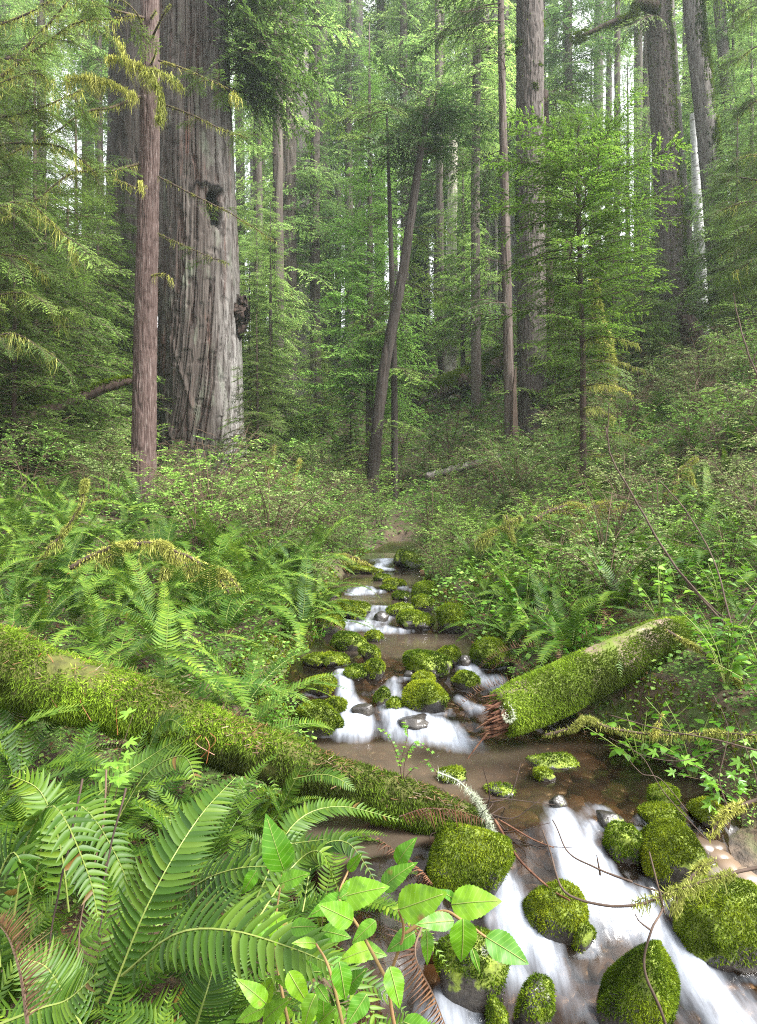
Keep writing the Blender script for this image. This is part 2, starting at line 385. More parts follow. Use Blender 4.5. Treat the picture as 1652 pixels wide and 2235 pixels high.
# rocks: (u0, u1, v_top, v_bottom, moss amount, tilt, look)
ROCKS = [
 (930, 1128, 1795, 1985, .96, .35, 'big bright moss-covered boulder under the lichen-draped log end'),
 (1140, 1280, 1925, 2062, .8, .3, 'squat mossy rock splitting the two lower cascades'),
 (1232, 1297, 2005, 2085, .7, 0, 'small dark mossy rock tucked against the cascade-splitting rock'),
 (1300, 1485, 2035, 2300, .95, .75, 'long leaning mossy rock between the two lower cascades'),
 (945, 1108, 2030, 2215, .5, .1, 'tall dark half-mossed rock behind the salal leaves'),
 (1115, 1212, 2135, 2280, .42, .35, 'wet dark half-bare rock at the foot of the lower cascade'),
 (1060, 1108, 2185, 2270, .8, 0, None),
 (1315, 1400, 1795, 1892, .8, .2, 'mossy rock left of the domed boulder at the right'),
 (1376, 1535, 1790, 1945, .95, -.1, 'big domed yellow-green boulder right of the main cascade'),
 (1450, 1545, 1900, 1965, .9, 0, None),
 (1472, 1720, 1925, 2130, .94, .15, 'largest mossy boulder at the lower right edge'),
 (1412, 1480, 1712, 1765, .9, 0, None), (1392, 1490, 1758, 1815, .9, 0, None), (1500, 1580, 1740, 1800, .9, 0, None),
 (953, 1018, 1675, 1712, .9, .2, None), (1150, 1262, 1650, 1674, .6, 0, 'low flat mossy rock barely above the pool'),
 (1163, 1212, 1676, 1708, .8, .2, None), (1198, 1238, 1735, 1772, .2, .2, None), (1298, 1362, 1773, 1812, .3, 0, None),
 (1055, 1130, 1712, 1738, .4, 0, None),
 (646, 750, 1533, 1612, 1, 0, 'round moss-covered boulder just behind the mossy log'), (708, 758, 1521, 1566, 1, .2, None),
 (878, 980, 1485, 1567, 1, .5, 'egg-shaped mossy rock leaning in the middle cascade'),
 (812, 850, 1500, 1545, .8, .5, None), (838, 878, 1522, 1560, .9, .6, None), (898, 952, 1463, 1498, 1, .2, None),
 (985, 1052, 1467, 1510, 1, 0, None), (750, 802, 1451, 1489, 1, 0, None), (788, 840, 1437, 1487, 1, .4, None),
 (880, 988, 1420, 1483, 1, .25, 'large mossy rock above the middle cascade'), (938, 1008, 1408, 1458, 1, -.4, None),
 (1018, 1110, 1393, 1465, .9, 0, None), (722, 806, 1380, 1426, 1, .1, 'flat-topped mossy rock at the left of the upper pool'),
 (783, 836, 1406, 1442, .9, .3, None), (792, 836, 1377, 1404, 1, 0, None), (688, 752, 1333, 1392, 1, -.2, None),
 (727, 812, 1309, 1352, 1, .2, 'broad mossy rock left of the narrow white chute'), (766, 800, 1328, 1356, .9, .5, None),
 (698, 762, 1426, 1456, 1, 0, None), (664, 738, 1474, 1518, .9, 0, None), (838, 902, 1317, 1347, .6, -.1, None),
 (866, 948, 1332, 1378, 1, .1, None), (948, 1028, 1317, 1388, 1, -.1, 'mossy mound on the right bank beside the upper pool'),
 (853, 893, 1292, 1312, 1, 0, None), (834, 872, 1263, 1285, 1, -.3, None), (828, 866, 1278, 1290, 1, 0, None), (864, 886, 1264, 1283, 1, .2, None),
 (872, 942, 1205, 1244, .9, .2, None), (856, 905, 1200, 1240, .6, .5, None), (748, 842, 1233, 1256, .9, .1, None),
 (898, 962, 1270, 1322, 1, -.2, None), (660, 722, 1428, 1456, 1, 0, None), (812, 852, 1254, 1270, 1, 0, None),
 (900, 950, 1300, 1336, 1, 0, None), (924, 960, 1252, 1280, 1, 0, None), (705, 745, 1290, 1306, 1, 0, None),
 (862, 942, 1562, 1602, .0, 0, 'smooth dark wet boulder with water sheeting over it'),
 (765, 820, 1534, 1580, .15, 0, None), (880, 906, 1463, 1482, 0, 0, None), (1000, 1030, 1430, 1462, .1, 0, None), (815, 850, 1335, 1362, .1, 0, None)]
m, nt, b, out = new_mat('mossy_stone')
v = scaled(nt, 'Object', (1, 1, 1))
st = ramp(nt, [(.35, (.014, .012, .011)), (.6, (.045, .04, .035)), (.8, (.09, .075, .06))], noise(nt, v, 9, 6, .7))
mo = ramp(nt, [(.35, (.06, .085, .010)), (.65, (.15, .195, .02))], noise(nt, v, 30, 4))
a_ = attr(nt, 'moss')
f_ = nd(nt, 'ShaderNodeMath', operation='ADD'); nt.links.new(a_, f_.inputs[0]); nt.links.new(mapr(nt, noise(nt, v, 14, 4), .3, .7, -.35, .35), f_.inputs[1])
mk = ramp(nt, [(.45, (0, 0, 0)), (.6, (1, 1, 1))], f_.outputs[0])
nt.links.new(mixc(nt, st, mo, mk), b.inputs['Base Color'])
nt.links.new(mapr(nt, mk, 0, 1, .22, .9), b.inputs['Roughness'])
bp = nd(nt, 'ShaderNodeBump'); bp.inputs['Distance'].default_value = .01; bp.inputs['Strength'].default_value = .6
nt.links.new(noise(nt, v, 45, 4), bp.inputs['Height']); nt.links.new(bp.outputs[0], b.inputs['Normal'])
STONE = m
ROCKPOS = []
def make_rock(k, spec):
    u0, u1, v0, v1, moss, tilt, look = spec
    uc = (u0 + u1) / 2
    p = water_at(uc, v1 - (v1 - v0) * .12)
    gz = h1(p[0], p[1])
    if gz > p[2] + .03: p = ground_at(uc, v1 - (v1 - v0) * .1)
    d = p[1]; hw = (u1 - u0) / 2 * KP * d; hh = (v1 - v0) / 2 * KP * d
    dep = hw * (.85 if hw < .2 else .7)
    # the centre sits half a height above the waterline, a little behind the front edge
    cy = d + dep * .55; hw *= cy / d; hh *= cy / d
    c = np.array([(uc - UC) * KP * cy, cy, -((v0 + v1) / 2 - VC) * KP * cy])
    V, F = IC[5 if hw > .16 else 4]
    s1 = k * 3.7
    r = 1 + .38 * fbm(V * 1.1 + s1, 3, k) + .05 * fbm(V * 4 + s1, 3, k + 50)
    Vr = V * r[:, None]
    Rk = np.random.default_rng(k + 900)
    for _ in range(6):
        pn_ = unit(Rk.normal(0, 1, 3) * [1, 1, .7]); off = Rk.uniform(.62, .88)
        Vr = Vr - np.maximum(Vr @ pn_ - off, 0)[:, None] * pn_ * .8
    Vr = np.sign(Vr) * np.abs(Vr) ** .9
    Vr *= np.array([hw, dep, hh * 1.08]) / np.abs(Vr).max(0)
    t = tilt; R = np.array([[math.cos(t), 0, math.sin(t)], [0, 1, 0], [-math.sin(t), 0, math.cos(t)]])
    if abs(tilt) > .01:
        Vr = Vr @ R.T; Vr[:, 0] *= hw / np.abs(Vr[:, 0]).max(); Vr[:, 2] *= hh / np.abs(Vr[:, 2]).max()
    Vr[:, 2] = np.where(Vr[:, 2] < 0, Vr[:, 2] * 1.35, Vr[:, 2])
    zt = Vr[:, 2] / hh
    ms = np.clip(moss * 1.25 * sstep(-.4, .3, zt + .6 * fbm(V * 2.5, 3, k + 7)) , 0, 1)
    big = hw > .11
    name = 'mossy_rock' if moss > .2 else 'wet_rock'
    o = thing(name, look, 'rock', c, 'rocks standing in and beside the creek', 0)
    g = Geo(); g.add(Vr, F, moss=ms); g.build('stone', STONE, o, smooth=True)
    if moss > .3:
        area = 4 * PI * hw * hh
        ln = np.clip(.0055 + d * .0022, .009, .022)
        n = int(np.clip(area / (ln * .45) ** 2 * 1.1, 900, 17000) * min(1, moss))
        P, N = tri_sample(Vr, [F], n, lambda p, nn: sstep(-.35, .3, p[:, 2] / hh + .6 * vnoise(p / hw * 2.2, k + 7)) * (moss > .99) + (moss <= .99) * sstep(-.2, .5, p[:, 2] / hh + .8 * vnoise(p / hw * 1.7, k + 9) + (moss - .6)) + .001)
        Vb, Fb, rb = blades(P, N, ln, ln * .28, .8, .7, .25)
        pn = np.repeat(fbm(P / hw * 1.5, 3, k + 3), 3)
        g = Geo(); g.add(Vb, Fb, rnd=np.clip(.28 + rb * .5 + pn * .85, 0, 1)); g.build('moss', M['moss'], o)
    if look is None:
        rank_later(o, ('tiny' if (u1 - u0) < 45 else 'small') + (' green mossy rock' if moss > .6 else ' dark wet rock' if moss < .3 else ' half-mossed rock'), 'rock', c)
    ROCKPOS.append((c, hw, dep))
for k, spec in enumerate(ROCKS): make_rock(k, spec)

# water: one sheet along the creek, white where it falls
ys = np.concatenate([np.arange(1.1, 3.3, .014), np.arange(3.3, 5.4, .02), np.arange(5.4, 14.2, .04)])
tt = np.linspace(-1.3, 1.3, 150)
Yg, Tg = np.meshgrid(ys, tt, indexing='ij')
Xg = creek_c(Yg) + creek_h(Yg) * Tg
Ze = yeff(Xg, Yg)
Zg = np.interp(Ze, ZY, ZZ)
slope = np.clip((np.interp(Ze + .05, ZY, ZZ) - np.interp(Ze - .05, ZY, ZZ)) / .1, 0, 1)
PATHS = [([(1235, 1775), (1225, 1830), (1265, 1890), (1340, 1960), (1470, 2060), (1600, 2200), (1640, 2260)], .11, 1.), ([(1290, 1800), (1270, 1850), (1300, 1900)], .06, .7),
 ([(1120, 1945), (1140, 2020), (1190, 2090), (1260, 2200), (1300, 2280)], .085, 1.), ([(1010, 2150), (1100, 2130), (1180, 2180)], .06, .5),
 ([(960, 2190), (1030, 2260)], .09, .7), ([(1310, 1770), (1330, 1800)], .05, .6),
 ([(742, 1470), (760, 1520), (762, 1590)], .05, .9), ([(860, 1500), (875, 1545), (930, 1595), (1010, 1625)], .09, 1.), ([(760, 1595), (830, 1600), (900, 1612)], .08, .9),
 ([(905, 1475), (860, 1490), (845, 1510)], .07, .9), ([(1005, 1440), (1030, 1480), (1075, 1492)], .07, 1.), ([(960, 1500), (1000, 1530), (1040, 1550)], .05, .8), ([(800, 1510), (830, 1500)], .06, .8),
 ([(828, 1328), (815, 1358), (770, 1372), (850, 1378)], .10, 1.), ([(760, 1360), (870, 1378)], .10, .8),
 ([(800, 1283), (770, 1296), (820, 1292)], .13, 1.), ([(760, 1600), (850, 1588), (960, 1603), (1010, 1628)], .10, .85), ([(870, 1515), (862, 1570), (850, 1590)], .10, 1.), ([(742, 1478), (770, 1540), (790, 1590)], .075, .95), ([(828, 1330), (815, 1375)], .10, 1.), ([(842, 1222), (820, 1240), (840, 1244)], .16, 1.), ([(880, 1285), (900, 1290)], .1, .7)]
path = np.zeros_like(Zg); fl = np.zeros_like(Zg)
for px, w, amt in PATHS:
    q = np.array([water_at(u, v) for u, v in px])
    C = curve(q[:, :2], 60)
    dx = Xg[..., None] - C[:, 0]; dy = Yg[..., None] - C[:, 1]
    dd = np.sqrt(dx ** 2 + dy ** 2); k = dd.argmin(-1); dm = dd.min(-1)
    ww = w * (1 + .35 * vnoise(np.stack([Xg * 5, Yg * 3, Xg * 0 + 2], -1).reshape(-1, 3), 4).reshape(Xg.shape))
    path = np.maximum(path, amt * np.exp(-(dm / (ww * 1.0)) ** 2))
q = np.stack([Xg * 9, Yg * 2.2, Zg * 6], -1).reshape(-1, 3)
st = fbm(q, 4, 31).reshape(Xg.shape)
casc = sstep(.06, .22, slope)
for (c, hw, dep) in ROCKPOS:      # water piles white against the upstream side and trails from each rock
    e = np.sqrt(((Xg - c[0]) / hw) ** 2 + ((Yg - c[1]) / dep) ** 2)
    path = np.maximum(path, .3 * casc * np.exp(-((e - 1.05) / .22) ** 2))
foam = np.clip(path * (.60 + 1.05 * st) + sstep(.25, .7, slope) * (.04 + .5 * st), 0, 1)
still = 1 - sstep(.02, .14, slope)
Zg = Zg + casc * (.022 * st + .012 * fbm(q * 2.3, 3, 8).reshape(Xg.shape)) + path * .018 + .0022 * fbm(np.stack([Xg * 11, Yg * 6, Xg * 0], -1).reshape(-1, 3), 3, 12).reshape(Xg.shape)
for (c, hw, dep) in ROCKPOS[56:58]:   # sheets of water riding over the drowned boulders
    e = ((Xg - c[0]) / (hw * 1.5)) ** 2 + ((Yg - c[1]) / (dep * 1.5)) ** 2
    Zg = Zg + .02 * np.exp(-e)
g = Geo()
g.add(np.stack([Xg, Yg, Zg], -1).reshape(-1, 3), grid_faces(len(ys), len(tt)), foam=foam.ravel(), still=still.ravel(), along=Ze.ravel(), across=(Xg).ravel())
m, nt, b, out = new_mat('creek_water')
nt.nodes.remove(b)
cmb = nd(nt, 'ShaderNodeCombineXYZ'); nt.links.new(attr(nt, 'across'), cmb.inputs[0]); nt.links.new(attr(nt, 'along'), cmb.inputs[1])
mp = nd(nt, 'ShaderNodeMapping'); mp.inputs['Scale'].default_value = (20, 3.4, 1); nt.links.new(cmb.outputs[0], mp.inputs[0])
n1 = noise(nt, mp.outputs[0], 1.6, 5, .6)
fo = nd(nt, 'ShaderNodeMath', operation='MULTIPLY_ADD'); nt.links.new(attr(nt, 'foam'), fo.inputs[0])
nt.links.new(mapr(nt, n1, .32, .68, .62, 1.25), fo.inputs[1]); fo.inputs[2].default_value = 0
fm = ramp(nt, [(.10, (0, 0, 0)), (.4, (.36, .36, .36)), (.75, (.78, .78, .78)), (1, (.96, .96, .96))], fo.outputs[0])
gl = nd(nt, 'ShaderNodeBsdfGlossy'); gl.inputs['Roughness'].default_value = .14; gl.inputs['Color'].default_value = (1, 1, 1, 1)
bp = nd(nt, 'ShaderNodeBump'); bp.inputs['Distance'].default_value = .006; bp.inputs['Strength'].default_value = .35
nt.links.new(noise(nt, scaled(nt, 'Object', (7, 4, 4)), 2.5, 3), bp.inputs['Height'])
nt.links.new(bp.outputs[0], gl.inputs['Normal'])
tp = nd(nt, 'ShaderNodeBsdfTransparent'); tp.inputs[0].default_value = (.52, .42, .31, 1)
si = nd(nt, 'ShaderNodeBsdfDiffuse'); si.inputs[0].default_value = (.115, .088, .064, 1)
si_f = nd(nt, 'ShaderNodeMath', operation='MULTIPLY'); nt.links.new(mapr(nt, noise(nt, scaled(nt, 'Object', (1, 1, 1)), 1.1, 2), .38, .62, .10, .52), si_f.inputs[0]); sm = nd(nt, 'ShaderNodeMath', operation='MULTIPLY'); nt.links.new(mapr(nt, attr(nt, 'still'), 0, 1, .12, 1), sm.inputs[0]); nt.links.new(mapr(nt, attr(nt, 'across'), .55, 1.15, 1, .3), sm.inputs[1]); nt.links.new(sm.outputs[0], si_f.inputs[1])
mx0 = nd(nt, 'ShaderNodeMixShader'); nt.links.new(si_f.outputs[0], mx0.inputs[0])
nt.links.new(tp.outputs[0], mx0.inputs[1]); nt.links.new(si.outputs[0], mx0.inputs[2])
fr = nd(nt, 'ShaderNodeFresnel'); fr.inputs[0].default_value = 1.33; nt.links.new(bp.outputs[0], fr.inputs['Normal'])
mx1 = nd(nt, 'ShaderNodeMixShader'); nt.links.new(fr.outputs[0], mx1.inputs[0]); nt.links.new(mx0.outputs[0], mx1.inputs[1]); nt.links.new(gl.outputs[0], mx1.inputs[2])
wh = nd(nt, 'ShaderNodeBsdfDiffuse'); wh.inputs[0].default_value = (.29, .315, .36, 1)
mx2 = nd(nt, 'ShaderNodeMixShader'); nt.links.new(fm, mx2.inputs[0]); nt.links.new(mx1.outputs[0], mx2.inputs[1]); nt.links.new(wh.outputs[0], mx2.inputs[2])
nt.links.new(mx2.outputs[0], out.inputs[0])
tag(g.build('creek_water', m, smooth=True), kind='structure')
# ------------------------------------------------------------------ fallen logs
def log_mesh(P, R, n, na, seed, bump=.12):
    C = curve(P, n); r = np.interp(np.linspace(0, 1, n), np.linspace(0, 1, len(R)), R)
    V, F = tube(C, r, na); m = n * na
    T, A, B = frames(C)
    ctr = np.repeat(C, na, 0); D = V[:m] - ctr
    k = 1 + bump * fbm(V[:m] * 5 + seed, 4, seed) + .4 * bump * fbm(V[:m] * 18 + seed, 3, seed + 3)
    V[:m] = ctr + D * k[:, None]
    return V, F, C, r, D / np.linalg.norm(D, axis=1, keepdims=True)
def moss_on(V, F, n, ln, w, mat, parent, seed, mask=None, sc=3., hang=.25):
    P, N = tri_sample(V, F, n, mask)
    Vb, Fb, rb = blades(P, N, ln, w, .8, .7, hang)
    pn = np.repeat(fbm(P * sc, 4, seed), 3)
    g = Geo(); g.add(Vb, Fb, rnd=np.clip(.35 + (rb - .5) * .5 + pn * .9, 0, 1))
    return g.build('moss', mat, parent)
mossbase = wood_mat('log_moss_bed', [(.3, (.04, .035, .016)), (.5, (.08, .085, .02)), (.7, (.11, .12, .025))], sc=(9, 9, 9), scale=2, bump=.8)
LOGP = [W(-260, 1350, 2.95), W(-60, 1428, 2.95), W(90, 1480, 2.95), W(250, 1528, 2.95), W(420, 1592, 2.95), W(600, 1655, 2.93), W(780, 1722, 2.92), W(930, 1765, 2.9), W(1052, 1806, 2.88)]
LOGR = [.15, .148, .138, .122, .112, .106, .1, .09, .062]
o = thing('fallen_log', 'long moss-blanketed fallen log slanting down from left edge to the water', 'log', LOGP[-1])
def rel(V, o): return V - np.array(o.location)
V, F, C, r, Dn = log_mesh(LOGP, LOGR, 320, 64, 3, .26)
V = rel(V, o); g = Geo(); g.add(V, F); g.build('wood', mossbase, o, smooth=True)
cut = C[-1, 0] - o.location[0]
moss_on(V, F, 80000, .021, .0034, M['moss_log'], o, 5, lambda p, n: 1.15 - .4 * sstep(.2, -.9, n[:, 2]) - .8 * sstep(.3, .5, vnoise(p * 4, 77)) - .5 * sstep(.0, .3, vnoise(p * 11, 78)) , 4.5, .75)
Pl, Nl = tri_sample(V, F, 1500, lambda p, n: sstep(.1, .8, n[:, 2] - .3 * n[:, 1] * 0) * (.15 + sstep(-.1, .4, vnoise(p * 5, 91))) + .001)
al = RG.random(1500) * 6.28; Dl = unit(np.stack([np.cos(al), np.sin(al), RG.normal(0, .3, 1500)], -1)); Wl = unit(np.cross(Dl, Nl)) * .0016; Pl = Pl + Nl * .014; ll = RG.uniform(.012, .04, 1500)[:, None]
g = Geo(); g.add(np.stack([Pl - Wl, Pl + Wl, Pl + Dl * ll + Wl * .5, Pl + Dl * ll - Wl * .5], 1).reshape(-1, 3), np.arange(6000).reshape(-1, 4), rnd=np.repeat(RG.random(1500), 4)); g.build('needle_litter', leaf_mat('needle_litter', [(0, (.06, .03, .016)), (1, (.17, .09, .04))], trans=0), o)['kind'] = 'stuff'
# bare reddish fern-litter threads and the stringy root end
g = Geo()
for k in range(16):
    i = int(RG.uniform(40, 250)); a = RG.uniform(.1, 1.7)
    p = C[i] - np.array(o.location) + r[i] * 1.08 * (np.array([0, -math.cos(a), math.sin(a)]))
    g.add(*tube(curve([p, p + [RG.normal(0, .02), -.015, -.03], p + [RG.normal(0, .03), -.01, -RG.uniform(.06, .13)]], 7), .0016, 4), rnd=RG.uniform(.4, 1))
g.build('hanging_litter', leaf_mat('orange_litter', [(0, (.11, .045, .018)), (1, (.22, .10, .04))], trans=0), o)
g = Geo(); e = np.zeros(3)
for k in range(40):
    d = unit(np.array([RG.uniform(-.5, 1), RG.normal(0, .6), RG.uniform(-.8, .3)]))
    st = e + RG.normal(0, .035, 3)
    g.add(*tube(curve([st, st + d * .1 + RG.normal(0, .02, 3), st + d * RG.uniform(.15, .36) + RG.normal(0, .05, 3)], 8), np.linspace(.004, .0012, 8), 4))
g.build('root_strand', M['darkwood'], o, smooth=True)['kind'] = 'stuff'
def hanging(C, per_m, lmin, lmax, w, seed=0, spread=.01):
    """beard lichen hanging from a curve: narrow forked strips"""
    L = np.linalg.norm(np.diff(C, axis=0), axis=1).sum(); n = int(per_m * L)
    t = RG.random(n) * (len(C) - 1); i = np.minimum(t.astype(int), len(C) - 2); f = (t - i)[:, None]
    P = C[i] * (1 - f) + C[i + 1] * f + RG.normal(0, spread, (n, 3))
    cl = .25 + .75 * np.clip(.5 + vnoise(P * 6, seed + 5), 0, 1)
    ln = RG.uniform(lmin, lmax, n) * cl
    a = RG.random(n) * PI; s = np.stack([np.cos(a), np.sin(a), 0 * a], -1) * w
    j = RG.normal(0, .16, (n, 2, 3)) * ln[:, None, None]; j[..., 2] *= .3
    dn = np.array([0, 0, -1.])
    m = P + dn * ln[:, None] * .5 + j[:, 0]; e = P + dn * ln[:, None] + j[:, 1]
    V = np.stack([P - s, P + s, m + s * .8, m - s * .8, e], 1).reshape(-1, 3)
    b = np.arange(n)[:, None] * 5
    rn = np.repeat(np.clip(RG.random(n) * .7 + .3 * cl, 0, 1), 5)
    return V, [b + [0, 1, 2, 3], b + [3, 2, 4]], rn
def shaggy(C, r, n_m, ln, w, rnd0=.5):
    V, F = tube(C, r, 8); L = np.linalg.norm(np.diff(C, axis=0), axis=1).sum(); ks = .12 / max(ln, .01)
    P, N = tri_sample(V, F, int(n_m * L), lambda p, n: .06 + sstep(-.25, .45, vnoise(p * ks * 1.6, 44))); Vb, Fb, rb = blades(P, N, ln, w, .8, .8, .4)
    return Vb, Fb, np.clip(rb * .7 + rnd0 - .3, 0, 1)
q = np.array([W(955, 1685, 2.82), W(1000, 1705, 2.8), W(1040, 1745, 2.78), W(1065, 1790, 2.77), W(1080, 1830, 2.77)])
lo = thing('beard_lichen', 'pale green beard lichen trailing over the end of the mossy log', 'lichen', q[0])
C2 = curve(q, 50) - q[0]
g = Geo(); g.add(*tube(C2, np.linspace(.004, .002, 50), 5), mat=0); Vb, Fb, rb = shaggy(C2, .006, 3400, .022, .0011, .6); g.add(Vb, Fb, rnd=rb)
g.add(*hanging(C2, 260, .02, .07, .0012)[:2]); g.build('lichen_strand', M['lichen_pale'], lo)

RP = [W(1096, 1555, 3.8), W(1150, 1533, 3.86), W(1250, 1488, 3.98), W(1350, 1438, 4.12), W(1440, 1396, 4.3), W(1492, 1376, 4.45)]
o = thing('broken_log', 'snapped mossy log reaching out over the pool from the right bank', 'log', RP[0])
V, F, C, r, Dn = log_mesh(RP, [.118, .134, .134, .13, .122, .085], 160, 44, 9, .10)
V = rel(V, o); g = Geo(); g.add(V, F)
logw = wood_mat('weathered_log', [(.3, (.06, .04, .03)), (.5, (.15, .11, .08)), (.7, (.24, .19, .15))], sc=(3, 3, 3), scale=2, bump=.6, lichen=(.42, 5, (.09, .12, .02)))
g.build('wood', logw, o, smooth=True)
moss_on(V, F, 46000, .02, .0034, M['moss_log'], o, 15, lambda p, n: .05 + sstep(-.35, .25, vnoise(p * 3.2, 31) + .5 - 1.0 * sstep(.85, .99, n[:, 2]) * sstep(.3, .8, p[:, 0]) * sstep(1.3, 1.0, p[:, 0])), 3, .4)
g = Geo(); ax = unit(np.array(RP[0]) - np.array(RP[1]))
for k in range(130):     # splintered heart wood
    a = RG.uniform(0, 2 * PI); rr = .115 * RG.random() ** .5
    st = np.array([0, 0, 0]) + (math.cos(a) * np.array([0, .8, .1]) + math.sin(a) * np.array([.2, 0, 1.])) * rr
    ln = RG.uniform(.02, .13)
    g.add(*tube(curve([st - ax * .06, st + ax * ln * .5, st + ax * ln + RG.normal(0, .012, 3)], 5), np.array([.011, .010, .008, .005, .001]) * RG.uniform(.5, 1.2), 5))
for ln, dv in ((.34, (-.2, -.1, -.62)), (.15, (-.7, -.1, -.25)), (.12, (-.8, -.2, -.15)), (.10, (-.8, 0, .3))):
    d = unit(np.array(dv) + ax * .6); g.add(*tube(curve([[-.02, -.05, -.02], np.array([-.02, -.05, -.02]) + d * ln * .5 + [0, 0, .01], np.array([-.02, -.05, -.02]) + d * ln], 8), np.linspace(.009, .001, 8), 5))
g.build('splintered_end', M['rotwood'], o, smooth=False)
Cb = curve([np.array([.0, -.1, .07]), np.array([.02, -.12, .0])], 6)
g = Geo(); Vb, Fb, rb = shaggy(Cb, .03, 4000, .016, .0016, .6); g.add(Vb, Fb, rnd=rb); g.build('lichen', M['lichen_pale'], o)

def plain_log(name, label, P, R, mat, moss=0, n=90, na=20, seed=1, ln=.03):
    o = thing(name, label, 'log', P[0]); V, F, C, r, Dn = log_mesh(P, R, n, na, seed, .22); V = rel(V, o)
    g = Geo(); g.add(V, F); g.build('wood', mat, o, smooth=True)
    if moss: moss_on(V, F, moss, ln, ln * .2, M['moss'], o, seed, lambda p, n: .02 + sstep(.2, .7, n[:, 2] + .5 * vnoise(p * 2, seed)), 1.5)
    return o
plain_log('dead_limb', 'rotten dark brown limb leaning on the thin trunk at left', [W(-120, 965, 11), W(20, 925, 11), W(150, 880, 11.2), W(230, 845, 11.4), W(292, 828, 11.6)], [.14, .12, .1, .09, .06], M['darkwood'], 5000, seed=4, ln=.05)
plain_log('grey_log', 'thin grey fallen log lying in the brush behind the creek', [W(930, 1040, 17), W(1010, 1018, 17.2), W(1120, 990, 17.6), W(1180, 975, 18)], [.1, .11, .12, .12], M['greybark'], 2500, seed=5, ln=.06)
plain_log('hillside_log', 'thick mossy fallen log high on the fern-covered hillside', [W(905, 880, 27), W(960, 850, 27.5), W(1040, 815, 28.5), W(1110, 775, 30)], [.28, .4, .45, .5], M['darkwood'], 22000, seed=6, ln=.10)

# ------------------------------------------------------------------ trunks
def trunk_geo(P, R, n, na, depth, freq, seed, twist=0., flare=0., crack=.3, zf=.25, big=0.):
    C = curve(P, n); t = np.linspace(0, 1, n); r = np.interp(t, np.linspace(0, 1, len(R)), R)
    h = C[:, 2] - C[0, 2]
    r = r * (1 + flare * np.exp(-h / (r.mean() * 1.3)))
    a = np.arange(na) * 2 * PI / na
    A, Hh = np.meshgrid(a, h); Rr = np.repeat(r[:, None], na, 1)
    At = A + twist * np.exp(-Hh / 2.5)
    f = freq
    q = np.stack([np.cos(At) * Rr.mean() * f, np.sin(At) * Rr.mean() * f, Hh * zf * f * .35 + seed], -1).reshape(-1, 3)
    rid = 1 - 2 * np.abs(fbm(q, 4, seed, .55)); rid = rid.reshape(A.shape)
    q2 = np.stack([np.cos(At) * 2.1, np.sin(At) * 2.1, Hh * .25 + seed], -1).reshape(-1, 3)
    lob = fbm(q2, 3, seed + 11).reshape(A.shape)
    q3 = np.stack([np.cos(At) * Rr.mean() * f * .8, np.sin(At) * Rr.mean() * f * .8, Hh * f * .55], -1).reshape(-1, 3)
    brk = sstep(.15, .5, vnoise(q3, seed + 21).reshape(A.shape))
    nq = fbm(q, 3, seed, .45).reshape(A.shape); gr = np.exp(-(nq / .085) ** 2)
    d = depth * .55 * (rid - .3) - depth * 1.25 * gr - depth * crack * brk + big * lob * Rr + flare * .5 * lob * Rr * np.exp(-Hh / (r.mean() * 1.6))
    Rf = Rr + d
    V = np.stack([C[:, None, 0] + np.cos(A) * Rf, C[:, None, 1] + np.sin(A) * Rf, np.repeat(C[:, None, 2], na, 1)], -1)
    return V, A, Hh, Rr, gr
def wrap_faces(n, na):
    i, j = np.meshgrid(np.arange(n - 1), np.arange(na), indexing='ij'); k = (j + 1) % na
    return np.stack([i * na + j, i * na + k, (i + 1) * na + k, (i + 1) * na + j], -1).reshape(-1, 4)
def px_trunk(pts, d, wid):
    """centre line and radii from where a trunk stands in the view"""
    P = [W(u, v, d) for u, v in pts]; R = [w / 2 * KP * d for w in wid]
    gz = h1(P[0][0], P[0][1]); P[0][2] = min(P[0][2], gz) - .15
    return np.array(P), R

# the giant redwood
P = [W(442, 1075, 18), W(438, 900, 18), W(434, 600, 18), W(424, 200, 18), W(420, -60, 18), W(418, -500, 18)]
o = thing('giant_redwood', 'huge grey furrowed old redwood with a dark burn hollow', 'tree', (P[0][0], P[0][1], P[0][2]))
RB = np.array(o.location)
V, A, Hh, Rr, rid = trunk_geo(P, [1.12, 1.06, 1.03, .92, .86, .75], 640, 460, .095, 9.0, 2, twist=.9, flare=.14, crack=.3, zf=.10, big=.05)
# burn hollow on the creek side, with a ragged ledge of bark above it
C0 = curve(P, 640); hz = W(0, 470, 18)[2] - P[0][2]
ang = -PI / 2 + .72
da = (A - ang + PI) % (2 * PI) - PI
e = np.sqrt((da / .24) ** 2 + ((Hh - hz + .0) / np.where(Hh > hz, .36, .62)) ** 2)
hol = sstep(1.08, .55, e + .38 * fbm(np.stack([np.cos(A) * 7, np.sin(A) * 7, Hh * 3], -1).reshape(-1, 3), 3, 3).reshape(A.shape))
led = np.exp(-((Hh - hz - .38 - .16 * vnoise(np.stack([np.cos(A) * 7, np.sin(A) * 7, A * 0], -1), 5)) / .075) ** 2) * sstep(-.75, -.4, da + .25 * vnoise(np.stack([np.cos(A) * 3, np.sin(A) * 3, Hh * 4], -1), 8)) * sstep(.4, .2, da)
Rad = V - np.stack([C0[:, None, 0] + 0 * A, C0[:, None, 1] + 0 * A, V[..., 2]], -1); L_ = np.linalg.norm(Rad, axis=-1)
